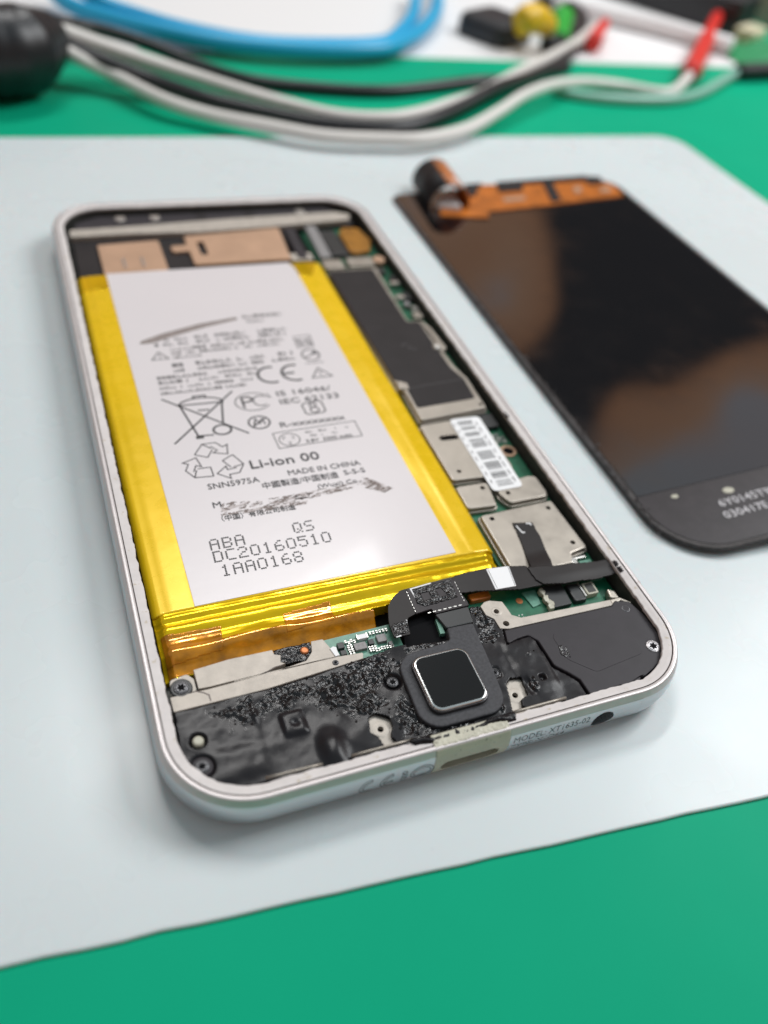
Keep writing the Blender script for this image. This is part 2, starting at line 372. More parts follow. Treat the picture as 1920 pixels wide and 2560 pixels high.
# pale silicone mat under the phone: slightly wavy hand-cut front edge
edge = []
for k in range(120):
    x = -260+k*(216.5+260)/119*1.0
    y = -11.1-(x-22.5)*0.0955+0.22*noise.noise((x*0.35, 3.1, 0))+0.12*noise.noise((x*1.7, 8.1, 0))
    edge.append((x, y))
mp = edge+fillet([(216.3, -29), (217.0, 206.8), (-260, 217.5)], [0, 9, 0], 10)[0:]
prism('silicone_mat', mp, -0.53, 0.0, 'mat_pale', bev=0.3, label='pale translucent silicone mat lying under the opened phone', cat='mat')
#PHONE
# ================================================================== phone
PH = thing('smartphone', 'opened smartphone with its battery and burnt lower end exposed', 'smartphone', (37.8, 77.8, 0))
W, LN, R = 75.6, 155.6, 11.0
def outline(o, n=14):
    return fillet([(-o, -o), (W+o, -o), (W+o, LN+o), (-o, LN+o)], R+o, n)
PROF = [(-2.2, 0.02), (-0.9, 0.18), (-0.15, 0.75), (0.35, 1.7), (0.60, 2.8), (0.66, 3.8), (0.58, 4.8), (0.46, 5.55), (0.40, 5.75), (0.05, 6.62), (-0.02, 6.76), (-0.14, 6.80)]
def prof(z): return float(np.interp(z, [p[1] for p in PROF], [p[0] for p in PROF]))
def loft(name, prof_, m, skip=None, n=14, smooth=True):
    V, F = [], []; N = None
    for o, z in prof_:
        q = outline(o, n); N = len(q); V += [(x, y, z) for x, y in q]
    for r in range(len(prof_)-1):
        for i in range(N):
            j = (i+1) % N
            if skip and i == skip: continue
            F.append((r*N+i, r*N+j, (r+1)*N+j, (r+1)*N+i))
    return obj(name, V, F, m, PH, smooth)
NC = 14
# with fillet order, corner 0 ends at index NC; the straight front edge is the segment NC -> NC+1
loft('metal_band', PROF[:9], 'band_metal', skip=NC)
loft('chamfer', [(0.40, 5.75), (0.05, 6.62)], 'lip_paint', skip=NC, smooth=False)
loft('lip', [(0.05, 6.62), (-0.02, 6.76), (-0.14, 6.80), (-0.58, 6.80), (-0.66, 6.72)], 'lip_paint')
loft('seam', [(-0.66, 6.72), (-0.68, 6.45), (-0.80, 6.45), (-0.82, 6.66)], 'groove_dark', smooth=False)
# back cover so that the shell is closed
q = outline(-2.2, NC); obj('back_cover', [(x, y, 0.02) for x, y in q]+[(x, y, 1.2) for x, y in q], [tuple(range(len(q)-1, -1, -1)), tuple(len(q)+i for i in range(len(q)))], 'wall_dark', PH)
# front end of the band: left stretch, port surround, right stretch with the jack hole
XS = [R, 32.6, 43.5, W-R]
def band_piece(name, x0, x1, m, zr=(0.02, 6.62), hole=None, lift=0.0, step=0.12):
    zs0, zs1 = zr
    h = lambda X, Z: np.interp(Z, [p[1] for p in PROF], [p[0] for p in PROF])+lift
    return field(name, (x0, zs0, x1, zs1), step, (lambda X, Z: ~hole(X, Z)) if hole else None, h, m, PH, skirt=1.6, conv=lambda v: (v[0], -v[2], v[1]))
def bp_simple(name, x0, x1, pr, m, smooth=True):
    V = [(x, -o, z) for o, z in pr for x in (x0, x1)]
    return obj(name, V, [(2*i, 2*i+1, 2*i+3, 2*i+2) for i in range(len(pr)-1)], m, PH, smooth)
bp_simple('metal_band', XS[0], XS[1], PROF[:9], 'band_metal'); bp_simple('chamfer', XS[0], XS[1], [(0.40, 5.75), (0.05, 6.62)], 'lip_paint', False)
bp_simple('chamfer', XS[2], XS[3], [(0.40, 5.75), (0.05, 6.62)], 'lip_paint', False)
stad = lambda cx, cz, hl, r: (lambda X, Z: (np.maximum(np.abs(X-cx)-hl, 0)**2+(Z-cz)**2) < r*r)
band_piece('metal_band', XS[2], XS[3], 'band_metal', (0.02, 5.75), hole=stad(58.5, 3.3, 0, 1.75))
band_piece('port_surround', XS[1]+0.05, XS[2]-0.05, 'usb_plastic', hole=stad(37.9, 3.05, 3.2, 1.05), lift=0.03)
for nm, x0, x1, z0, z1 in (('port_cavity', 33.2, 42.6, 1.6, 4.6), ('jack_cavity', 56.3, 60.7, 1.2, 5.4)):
    obj(nm, [(x0, 1.0, z0), (x1, 1.0, z0), (x1, 1.0, z1), (x0, 1.0, z1)], [(0, 1, 2, 3)], 'hole_shade', PH)
field('port_cap', (32.65, -0.02, 43.45, 2.1), 0.1, None, lambda X, Y: 6.86-0.9*sm(0.25, -0.02, Y)*0+0.07*fbm(X, Y, 1.3, 3, 6.0)-0.25*sm(0.5, 0.0, Y), 'usb_plastic', PH, skirt=1.0)
def bead_h(X, Y):
    c = 1.95-0.35*sm(30, 34, X)+0.25*sm(38, 44, X)+0.12*np.sin(X*1.1); wd = 0.85+0.25*np.sin(X*0.7+1)
    return 5.7+1.35*np.sqrt(np.clip(1-((Y-c)/wd)**2, 0, 1))*(0.85+0.25*blob_(X, 42.3, 2.0)+0.2*blob_(X, 31.5, 1.4))+0.10*fbm(X, Y, 1.2, 3, 3.0)
blob_ = lambda X, c, r: np.exp(-((X-c)/r)**2)
field('melted_bead', (30.0, 0.7, 45.2, 3.3), 0.1, lambda X, Y: (np.abs(Y-(1.95-0.35*sm(30, 34, X)+0.25*sm(38, 44, X)+0.12*np.sin(X*1.1))) < (0.8+0.25*np.sin(X*0.7+1))) & (X > 30.2+.2*np.sin(Y*5)) & (X < 44.9+.15*np.sin(Y*4)), bead_h, 'cover_melted', PH, skirt=.6)
# ledge the glass was glued to, ragged inner rim, inner wall
rng = random.Random(3)
def ledge():
    a = outline(-0.82, NC); V, F = [], []; per = []
    # resample inner rim finely
    b = np.array(outline(-2.12, NC)+[outline(-2.12, NC)[0]]); d = np.r_[0, np.cumsum(np.linalg.norm(np.diff(b, axis=0), axis=1))]
    N = 900; s = np.linspace(0, d[-1], N, endpoint=False); ix = np.interp(s, d, b[:, 0]); iy = np.interp(s, d, b[:, 1])
    a = np.array(a+[a[0]]); da = np.r_[0, np.cumsum(np.linalg.norm(np.diff(a, axis=0), axis=1))]
    # matching outer rim by the same fraction of each segment keeps quads tidy
    seg = np.clip(np.searchsorted(d, s, side='right')-1, 0, len(b)-2); fr = (s-d[seg])/np.maximum(d[seg+1]-d[seg], 1e-9)
    ox = a[seg, 0]+(a[seg+1, 0]-a[seg, 0])*fr; oy = a[seg, 1]+(a[seg+1, 1]-a[seg, 1])*fr
    rows = []
    for k in range(N):
        e1 = 0.16*noise.noise((ix[k]*0.8, iy[k]*0.8, 0))+0.10*noise.noise((ix[k]*3, iy[k]*3, 5))
        nx, ny = ox[k]-ix[k], oy[k]-iy[k]; l = math.hypot(nx, ny); nx, ny = nx/l, ny/l
        px, py = ix[k]+nx*e1, iy[k]+ny*e1
        rows.append([(ox[k], oy[k], 6.66), ((ox[k]*2+px)/3, (oy[k]*2+py)/3, 6.62), ((ox[k]+px*2)/3, (oy[k]+py*2)/3, 6.52), (px+nx*.1, py+ny*.1, 6.46), (px, py, 6.36), (px, py, 5.9)])
    C = len(rows[0]); V = [p for r in rows for p in r]
    F = [(k*C+c, ((k+1) % N)*C+c, ((k+1) % N)*C+c+1, k*C+c+1) for k in range(N) for c in range(C-1)]
    return obj('bezel_ledge', V, [tuple(reversed(f)) if False else f for f in F], 'bezel_paint', PH, False)
ledge()
loft('inner_wall', [(-2.05, 5.95), (-2.2, 3.0), (-2.4, 1.0)], 'wall_dark')
prism('tray_floor', outline(-2.4), 0.9, 1.9, 'wall_dark', PH)
#BATTERY
# ================================================================== battery
BX0, BX1, BY0, BY1 = 2.45, 56.5, 31.2, 125.6
def bat_h(X, Y):
    e = np.minimum(X-BX0, BX1-X); z = 5.32-0.75*(1-sm(0.0, 1.0, e))-0.16*(1-sm(1.0, 3.6, e))
    z = z+0.05*np.exp(-((X-53.0)/0.35)**2)+0.04*np.exp(-((X-5.2)/0.4)**2)
    z = z-0.5*(1-sm(0, 1.2, BY1-Y))
    return z+0.035*np.sin(Y*0.23+X*.4)*(e < 6)
BT = field('battery', (BX0, BY0, BX1, BY1), 0.45, None, bat_h, 'tape_yellow', PH, skirt=3.2)
# folded lower end under amber tape
def end_h(X, Y):
    f = 24.45+0.35*np.sin(X*0.13)+0.25*np.sin(X*0.41+1)+0.012*(X-10)
    z = 5.32-0.30*np.exp(-((Y-29.6)/0.55)**2)+0.10*np.exp(-((Y-30.3)/0.35)**2)+0.16*np.exp(-((Y-28.3)/0.8)**2)-0.10*np.exp(-((Y-27.0)/0.5)**2)
    z = z-0.25*sm(28.5, 25.5, Y)+0.30*np.exp(-((Y-f-0.1)/0.75)**2)
    z = z-1.5*sm(0.15, 2.8, f-Y)
    e = np.minimum(X-BX0, 56.0-X); z = z-0.9*(1-sm(0, 1.6, e))-0.8*sm(40, 56, X)*sm(31, 27, Y)
    return z+0.035*fbm(X, Y, 0.35, 2, 2.0)+0.03*fbm(X*0.25, Y*1.6, 0.6, 2, 4.0)
BE = field('battery_end', (BX0, 21.3, 56.0, 31.25), 0.16, lambda X, Y: (Y > 21.45+0.1*np.sin(X)) & ((X < 33.5+1.2*np.sin(Y)) | (Y > 24.6+0.07*(X-33))), end_h, 'tape_end', PH, skirt=2.0)
def patch(name, poly, m, lift, z_of, parent, step=0.13, **kw):
    p = np.array(poly); return field(name, (p[:, 0].min(), p[:, 1].min(), p[:, 0].max(), p[:, 1].max()), step, lambda X, Y: inside(poly, X, Y), lambda X, Y: z_of(X, Y)+lift, m, parent, skirt=0.05, **kw)
patch('amber_tape', [(3.0, 21.6), (33.0, 21.6), (33.2, 24.5), (28, 24.9), (24, 25.0), (18, 25.15), (13, 25.25), (9, 25.0), (3.0, 24.4)], 'tape_amber', 0.03, end_h, BE)
patch('amber_tape', [(3.0, 23.0), (10.8, 23.6), (11.3, 27.3), (3.0, 27.6)], 'tape_amber', 0.05, end_h, BE)
patch('amber_tape', [(20.0, 24.0), (27.2, 24.2), (27.4, 27.6), (20.2, 27.2)], 'tape_amber', 0.05, end_h, BE)
patch('tape_corner', [(48.6, 119.8), (52.6, 118.6), (55.6, 125.2), (48.6, 125.2)], 'tape_end', 0.06, bat_h, BT)
patch('tape_corner', [(3.1, 118.5), (8.6, 119.0), (8.6, 125.2), (3.1, 125.2)], 'tape_end', 0.06, bat_h, BT)
ZL = 5.40
prism('battery_label', [(8.5, 31.5), (50.0, 32.0), (49.6, 122.5), (48.8, 125.0), (8.6, 125.0)], 5.2, ZL, 'label_white', BT, bev=0.03, seg=1)
Z1 = ZL+0.012
def ink(vf, m='ink', name='printed_mark', z=Z1, **kw): return flat(name, vf, z, m, BT, **kw)
def heavy(vf, d, m='ink', name='printed_text'):
    V, F = vf; W, G = [], []
    for i, (ox, oy) in enumerate(((0, 0), (d, 0), (d/2, d), (d/2, -d))):
        k = len(W); W += [(x+ox, y+oy, Z1+0.003*i) for x, y in V]
        G += [tuple(q+k for q in (f if area2([V[j] for j in f]) > 0 else tuple(reversed(f)))) for f in F]
    return obj(name, W, G, m, BT)
# --- lettering and symbols on the label
heavy(text2d('Li-ion 00', 2.15, 23.4, 58.1, 12.1), 0.10)
heavy(text2d('SNN5975A', 1.35, 15.4, 54.7, 8.6), 0.045)
heavy(text2d('MADE IN CHINA', 1.3, 29.1, 55.15, 12.9), 0.045)
heavy(text2d('中國製造/中国制造', 1.25, 24.1, 52.95, 13.2), 0.045)
heavy(text2d('S-S-S', 1.2, 38.4, 53.2, 3.8), 0.045)
heavy(text2d('（中国）有限公司制造', 1.0, 16.0, 47.2, 12.0), 0.045)
heavy(text2d('M', 1.35, 15.3, 50.3, 1.3), 0.045)
heavy(text2d('(Wuxi) Co.,', 1.0, 33.0, 51.0, 7.6), 0.045)
heavy(text2d('R-xxxxxxxx', 1.45, 31.2, 67.7, 12.2), 0.06, 'ink_grey')
heavy(text2d('IS 16046/', 1.55, 33.0, 76.7, 10.6), 0.06, 'ink_grey')
heavy(text2d('IEC 62133', 1.55, 33.0, 74.2, 11.4), 0.06, 'ink_grey')
heavy(text2d('3.8V  3300 mAh', 0.85, 34.5, 62.75, 8.6), 0.06, 'ink_grey')
ink(merge(text2d('P', 0.9, 30.6, 64.3), text2d('S', 0.9, 32.3, 64.3), text2d('E', 0.9, 31.4, 62.8)), 'ink', 'printed_text')
heavy(text2d('SS', 2.3, 41.6, 92.1, 2.9), 0.06, 'ink_grey')
# CE
ink(strokes([arc(33.6, 83.5, 2.5, 2.5, 70, 290), arc(38.3, 83.4, 2.5, 2.5, 70, 290), [(36.1, 83.4), (38.2, 83.4)]], 0.55))
def tri(cx, cy, s): return [[(cx-s, cy-s*0.62), (cx+s, cy-s*0.62), (cx, cy+s*0.9), (cx-s, cy-s*0.62)], [(cx, cy+s*0.35), (cx, cy-s*0.15)], [(cx, cy-s*0.32), (cx, cy-s*0.42)]]
ink(strokes(tri(43.2, 82.3, 2.0), 0.28), 'ink_grey'); ink(strokes(tri(14.3, 93.0, 1.6), 0.25), 'ink_grey')
ink(strokes([[(41.3, 91.4), (44.6, 91.4), (44.9, 95.5), (41.5, 95.3), (41.3, 91.4)]], 0.22), 'ink_grey')
ink(strokes([ring(43.1, 88.6, 1.75, 1.85), [(41.6, 87.8), (44.6, 89.2)], [(44.5, 89.9), (43.6, 89.3), (44.6, 88.7)]], 0.3), 'ink')
ink(quads([(41.2, 85.75, 45.0, 86.0)]), 'ink_pale')
# crossed bin
ink(strokes([[(12.3, 79.7), (25.3, 67.3)], [(12.3, 67.0), (25.2, 79.8)], [(15.0, 77.6), (16.6, 68.3), (19.3, 68.1)], [(22.7, 77.3), (21.5, 70.9)], [(14.6, 77.3), (23.0, 77.0)],
             arc(18.9, 77.2, 3.9, 1.7, 0, 180), [(17.8, 79.0), (17.9, 79.5), (20.0, 79.5), (20.1, 79.0)], [(17.9, 75.3), (20.0, 75.2)], [(16.3, 68.1), (17.3, 68.1), (17.3, 67.7), (16.3, 67.7), (16.3, 68.1)]], 0.36))
ink(strokes([ring(21.0, 69.2, 1.55, 1.3)], 0.42))
# PC mark, round mark, two-lobed mark
ink(strokes([arc(28.2, 76.0, 3.3, 2.6, 35, 325), [(30.4, 77.3), (31.7, 76.6), (31.2, 78.0)]], 0.22), 'ink_grey')
ink(strokes([[(26.3, 74.4), (26.3, 77.5), (27.3, 77.5)], arc(27.3, 76.8, 0.8, 0.75, -90, 90), [(27.3, 76.05), (26.3, 76.05)]], 0.42))
ink(strokes([arc(29.6, 76.0, 1.3, 1.5, 50, 310)], 0.28), 'ink_grey')
ink(strokes([ring(27.8, 69.9, 1.9, 1.75), [(26.4, 68.8), (29.2, 71.0)], [(26.8, 69.4), (27.3, 71.0), (27.9, 69.6), (28.4, 70.8), (28.8, 69.2)]], 0.34))
ink(strokes([fillet([(36.8, 70.3), (40.6, 70.5), (40.6, 74.0), (36.7, 73.6)], 0.7)+[fillet([(36.8, 70.3), (40.6, 70.5), (40.6, 74.0), (36.7, 73.6)], 0.7)[0]], ring(38.7, 71.5, 0.8, 0.75), ring(38.7, 72.9, 0.6, 0.6)], 0.28))
ink(strokes([[(29.4, 62.2), (44.9, 62.6), (44.9, 66.9), (29.3, 66.4), (29.4, 62.2)], ring(31.8, 64.2, 1.85, 1.65)], 0.18))
# three folded arrows
def arrow3(cx, cy, s):
    out = []
    base = [[(-0.62, 0.55), (-0.22, 1.12), (0.30, 1.12), (0.52, 0.80), (0.72, 0.92), (0.62, 0.34), (0.10, 0.52), (0.28, 0.64), (0.06, 0.93)], [(-0.62, 0.55), (-0.16, 0.30), (0.10, 0.72)], [(-0.22, 1.12), (0.06, 0.80)]]
    for k in range(3):
        a = -2*math.pi/3*k; c, s_ = math.cos(a), math.sin(a)
        for ln in base: out.append([(cx+s*(x*c-y*s_), cy+s*0.98*(x*s_+y*c)) for x, y in ln])
    return out
ink(strokes(arrow3(17.7, 61.2, 4.4), 0.22))
# unreadable small print: rows of tiny marks
def smallprint(x0, x1, y, h, rg, gaps=0.25, wmin=.5, wmax=1.1):
    out = []; x = x0
    while x < x1:
        if rg.random() < gaps: x += rg.uniform(0.4, 1.0); continue
        wd = rg.uniform(wmin, wmax)*h; k = rg.randint(1, 3)
        for i in range(k): out.append((x, y+h*i/k, min(x+wd, x1), y+h*i/k+h*0.20+0.05))
        out.append((x+wd*0.2, y, x+wd*0.35, y+h)); 
        if rg.random() < .6: out.append((x+wd*0.7, y, x+wd*0.82, y+h*rg.uniform(.5, 1)))
        x += wd+0.14*h
    return out
rg = random.Random(11); rows = []
for x0, x1, y, h, g in ((14.0, 20.5, 97.9, 1.15, .2), (22, 24.5, 98.0, 1.15, 0), (26, 32, 98.0, 1.15, .1), (34, 40.2, 98.0, 1.15, .1), (14.0, 20.5, 96.3, 1.1, .2), (22, 24.5, 96.4, 1.1, 0), (26, 32.5, 96.4, 1.1, .1), (34, 40.2, 96.4, 1.1, .1),
                          (16, 18, 89.1, 1.2, 0), (20.5, 27, 89.2, 1.2, .05), (28.3, 29.6, 89.2, 1.2, 0), (31, 33.6, 89.2, 1.2, 0), (35, 39.6, 89.4, 1.2, .05), (16, 18, 87.4, 1.1, 0), (20.5, 27, 87.5, 1.1, .1), (28.3, 29.6, 87.5, 1.1, 0), (31, 33.4, 87.5, 1.1, 0), (35, 39.4, 87.6, 1.1, .05)):
    rows += smallprint(x0, x1, y, h, rg, g)
ink(quads(rows), 'ink_grey', 'small_print')
rows = []
for x0, x1, y, h, g in ((33, 41, 103.6, 1.3, .1), (33, 37, 101.9, .9, .1), (16.6, 39.2, 94.5, 1.0, .12), (16.6, 38, 93.1, .9, .12), (16.6, 22, 91.8, .8, .12), (12.6, 22, 85.6, 1.05, .03), (24, 31.5, 85.7, 1.0, .15), (12.6, 18, 84.1, 1.05, .03), (20, 23.5, 84.1, 1.05, 0), (25, 31, 84.2, .9, .1)):
    rows += smallprint(x0, x1, y, h, rg, g)
for x0, x1, y, h, g in ((12.5, 30, 82.5, .95, .12), (12.5, 28, 80.9, .95, .12), (34.7, 43.8, 65.3, .55, .5), (34.8, 41, 64.2, .6, .3)): rows += smallprint(x0, x1, y, h, rg, g, .3, .7)
ink(quads(rows), 'ink_pale', 'small_print')
# dot-matrix date code
DOT = {'A': '01110 10001 10001 11111 10001 10001 10001', 'B': '11110 10001 10001 11110 10001 10001 11110', 'C': '01111 10000 10000 10000 10000 10000 01111', 'D': '11110 10001 10001 10001 10001 10001 11110',
       'Q': '01110 10001 10001 10001 10101 10010 01101', 'S': '01111 10000 10000 01110 00001 00001 11110', '0': '01110 10001 10001 10001 10001 10001 01110', '1': '00100 01100 00100 00100 00100 00100 01110',
       '2': '01110 10001 00001 00110 01000 10000 11111', '5': '11111 10000 11110 00001 00001 10001 01110', '6': '00110 01000 10000 11110 10001 10001 01110', '8': '01110 10001 10001 01110 10001 10001 01110'}
def dots(s, x, y, pitch, px=0.30, py=0.33, r=0.175):
    V, F = [], []
    for i, ch in enumerate(s):
        if ch not in DOT: continue
        for rr_, row in enumerate(DOT[ch].split()):
            for c, b in enumerate(row):
                if b == '1':
                    k = len(V); V += disc(x+i*pitch+c*px+(6-rr_)*0.012, y+(6-rr_)*py, r, 6); F.append(tuple(range(k, k+6)))
    return V, F
ink(merge(dots('QS', 26.4, 42.1, 1.9), dots('ABA', 13.1, 41.6, 1.95), dots('DC20160510', 13.1, 39.05, 1.9), dots('1AA0168', 13.6, 36.1, 1.86)), name='date_code')
# ink rubbed off by a thumb
def smear(poly, seed): 
    p = np.array(poly); return field('ink_smear', (p[:, 0].min(), p[:, 1].min(), p[:, 0].max(), p[:, 1].max()), 0.16, lambda X, Y: inside(poly, X, Y) & (fbm(X*0.45+Y*.25, Y*2.0-X*.5, 0.9, 3, seed) > -0.06), lambda X, Y: 0*X+Z1+0.008, 'smear', BT, skirt=0, smooth=False)
smear([(24.3, 50.4), (40.2, 51.0), (41.4, 52.4), (45.4, 48.3), (43.6, 47.6), (40, 49.9), (30.1, 49.0)], 1.0)
smear([(16.8, 51.4), (24.4, 49.9), (31.5, 50.2), (30, 48.0), (23, 47.8), (16.1, 48.4)], 5.0)
prism('ink_smear', [(11.4, 97.6), (11.6, 98.6), (16, 100.6), (24, 103.0), (31.9, 104.3), (31.8, 103.3), (25, 101.6), (18, 99.3), (13.6, 97.6)], Z1, Z1+0.01, 'smear_soft', BT)
#TOPEND
# ================================================================== upper end of the phone
prism('main_board', fillet([(56.8, 16.5), (73.0, 16.5), (73.0, 141), (69, 146), (57, 146), (57, 126), (4, 126), (4, 122), (56.8, 121.5)], 0.4), 2.2, 3.4, 'pcb_green', PH)
prism('upper_tray', fillet([(3.2, 126.0), (50.5, 126.0), (52.5, 142.5), (71.5, 143.5), (71.5, 148), (66, 151.8), (10, 151.8), (3.4, 147)], 1.0), 2.4, 4.3, 'foil_black', PH, bev=0.2)
prism('copper_spring', fillet([(8.3, 125.2), (22.0, 125.7), (22.0, 139.4), (8.4, 138.6)], 0.5), 4.2, 5.0, 'copper', PH, bev=0.15)
c2 = prism('copper_plate', fillet([(28.0, 127.4), (50.3, 127.4), (51.4, 142.6), (28.0, 140.6), (28.0, 136.6), (24.2, 136.4), (24.2, 133.6), (28, 133.8)], 0.6), 4.2, 5.0, 'copper', PH, bev=0.15, holes=[rect(30.3, 131.5, 32.0, 137.6, 0.4)])
for x in (12.8, 16.8): prism('contact_rib', rect(x, 127.6, x+0.5, 131.8, 0.2), 5.0, 5.15, 'solder', PH)
prism('contact_edge', rect(8.6, 124.5, 21.8, 125.4, .2), 4.6, 5.1, 'solder', PH, bev=.1)
prism('earpiece_strip', fillet([(3.0, 141.9), (16, 142.2), (31.5, 141.6), (50, 142.6), (69.8, 144.2), (71.4, 146.8), (67.6, 148.6), (40, 147.4), (17.9, 145.9), (3.3, 145.3)], 0.6), 4.2, 5.5, 'beige_plate', PH, bev=0.2)
prism('earpiece_cover', fillet([(4.2, 146.4), (17.9, 147.0), (40, 148.4), (68.5, 149.6), (66, 152.3), (10, 152.3), (5, 149.5)], 0.6), 3.8, 4.9, 'cover_plastic', PH, bev=0.2)
for x in (14, 22, 33, 45, 58): prism('earpiece_clip', rect(x, 149.2, x+2.2, 151.3, .3), 4.9, 5.1+0.1*(x % 3), 'foil_black' if x % 2 else 'solder', PH, bev=.1)
prism('camera_bracket', fillet([(52.2, 127.8), (54.6, 127.8), (55.4, 142.6), (52.6, 142.6)], 0.4), 3.6, 4.8, 'cover_plastic', PH, bev=0.2)
prism('foam_pad', rect(50.5, 127.2, 55.8, 130.5, .5), 3.4, 4.6, 'beige_plate', PH, bev=.2)
prism('bracket_rail', fillet([(57.6, 127.6), (60.4, 127.6), (61.0, 144.4), (58.3, 144.4)], 0.3), 3.4, 4.7, 'chip_grey', PH, bev=0.15)
prism('camera_module', rect(60.9, 128.4, 65.2, 141, .4), 3.4, 4.5, 'chip_black', PH, bev=0.2)
prism('amber_sticker', fillet([(65.6, 128.5), (70.6, 129.6), (72.8, 135), (71.5, 141.2), (67.5, 141.8), (65.8, 139)], 1.2), 3.8, 4.6, 'orange_tape', PH, bev=0.2)
prism('shield_tab', rect(57.2, 122.2, 62.0, 126.3, .3), 3.4, 4.7, 'nickel', PH, bev=.15)
prism('shield_tab', rect(63.2, 122.6, 69.6, 126.6, .3), 3.4, 4.7, 'nickel', PH, bev=.15)
prism('contact_pad', disc(71.2, 124.9, 1.6, 14), 3.4, 5.0, 'copper', PH, bev=.4)
for k, (x, y, wd, hh, m) in enumerate(((69.6, 119.5, 1.6, 2.6, 'chip_black'), (71.2, 116.0, 1.2, 2.0, 'chip_black'), (70.2, 113.8, 2.2, 1.4, 'solder'), (69.6, 108.2, 2.4, 1.6, 'solder'), (71.6, 107, 1.3, 3.4, 'chip_black'), (70.2, 104.6, 1.2, 1.6, 'chip_grey'), (71.5, 103, 1.4, 1.8, 'solder'), (70.6, 99.6, 2.0, 2.4, 'nickel'))):
    prism('board_component', rect(x, y, x+wd, y+hh, .15), 3.4, 4.2+0.2*(k % 3), m, PH, bev=.1)
#SHIELDS
# ================================================================== shields along the right-hand side
def dotholes(pts, r=0.42): return [disc(x, y, r, 12) for x, y in pts]
def can(name, poly, z1, holes=(), r=0.7, parent=PH, m='nickel'):
    p = fillet(poly, r); s = prism(name, p, 3.4, z1, m, parent, bev=0.28, holes=holes)
    if holes: prism('can_inside', inset(p, 0.4).tolist(), 3.3, z1-0.5, 'hole_shade', s)
    prism('can_foot', inset(p, -0.32).tolist(), 3.4, z1-0.75, m, s, bev=0.12)
    return s
top = can('shield_can', [(57.5, 64.9), (72.0, 66.1), (72.3, 76.0), (71.4, 80), (70.9, 89.5), (70.7, 97.6), (68.0, 97.9), (69.0, 121.0), (57.4, 121.0), (56.9, 75.5), (57.8, 74.0)], 5.05, dotholes([(71.2, 67.3)]), 0.6)
prism('black_foil', fillet([(58.3, 68.6), (70.9, 69.3), (71.4, 75.4), (70.2, 80), (70.2, 89.2), (70.2, 97.0), (67.5, 97.4), (67.9, 120.2), (56.95, 120.3), (57.0, 78.2), (58.5, 75.9)], 0.5), 5.0, 5.16, 'foil_black', top, bev=0.05, seg=1)
prism('foil_scratch', [(57.2, 95.6), (61.2, 95.9), (61.2, 96.3), (57.2, 96.1)], 5.15, 5.19, 'panel_foil', top)
for (x, y, a, l) in ((63.6, 89.2, .5, 2.2), (65.2, 87.2, .1, 1.6), (64.4, 88.0, 1.1, 1.6)):
    c, s_ = math.cos(a), math.sin(a); prism('foil_scratch', [(x-c*l/2, y-s_*l/2), (x+s_*.15, y-c*.15), (x+c*l/2, y+s_*l/2), (x-s_*.2, y+c*.2)], 5.15, 5.185, 'ink_grey', top)
prism('foil_seam', [(58.6, 74.6), (71.2, 75.6), (71.2, 75.75), (58.6, 74.75)], 5.15, 5.18, 'ink_grey', top)
prism('contact_spring', fillet([(69.2, 86.6), (71.0, 85.4), (72.2, 86.4), (71.8, 93.8), (70.9, 97), (70.3, 96.8), (71.0, 93), (71.0, 88.6), (69.6, 88.2)], .3), 3.6, 5.35, 'nickel', PH, bev=.2)
prism('contact_ball', disc(70.3, 86.9, 0.9, 14), 3.6, 5.7, 'solder', PH, bev=.5)
prism('side_clip', fillet([(56.7, 74.6), (58.9, 74.2), (59.2, 76.2), (57.2, 77.6)], .4), 3.8, 5.4, 'nickel', PH, bev=.3)
mid = can('shield_can', [(56.7, 48.3), (68.8, 47.6), (69.4, 50), (69.4, 64.4), (56.7, 63.9)], 4.85, dotholes([(58.9, 50.3)])+[fillet([(59.0, 58.8), (62.8, 58.6), (62.8, 60.0), (59.0, 60.1)], 0.6)])
can('shield_can', [(56.5, 41.2), (62.0, 40.9), (62.9, 46.8), (56.6, 46.9)], 4.75, dotholes([(61.3, 45.5)], 0.45))
can('shield_can', [(64.6, 40.8), (71.6, 40.9), (72.4, 42), (72.3, 46.2), (70.8, 46.6), (63.6, 45.6), (63.6, 43.0)], 4.85, dotholes([(65.2, 43.2)], 0.45))
big = can('shield_can', [(57.8, 39.2), (72.0, 39.8), (72.6, 28.2), (69.2, 27.6), (68.2, 25.6), (57.6, 25.8)], 4.9, dotholes([(59.5, 38.0), (70.5, 38.1), (70.6, 29.7)], 0.45), 0.6)
# barcode sticker
st = prism('barcode_sticker', fillet([(62.7, 44.0), (68.7, 44.1), (69.3, 64.1), (63.0, 64.2)], 0.9), 4.86, 4.97, 'sticker_white', PH, bev=0.04, seg=1)
rg = random.Random(5); bars = []; y = 45.0
while y < 62.9:
    if any(a < y < b for a, b in ((46.3, 46.8), (48.7, 49.2), (51.2, 52.0), (54.3, 55.5), (57.9, 58.4), (59.9, 60.3), (61.5, 61.9))): y += 0.35; continue
    t = rg.choice((0.14, 0.14, 0.22, 0.34)); bars.append((64.2, y, 67.2, y+t)); y += t+rg.choice((0.12, 0.16, 0.26))
flat('barcode', quads(bars), 4.985, 'bar_grey', st)
rows = []
for k in range(9): rows += [(67.7, 45.5+k*2.0, 67.95, 45.5+k*2.0+rg.uniform(.6, 1.5)), (63.3, 46+k*2.0, 63.5, 46+k*2+rg.uniform(.5, 1.4))]
flat('small_print', quads(rows), 4.985, 'ink_pale', st)
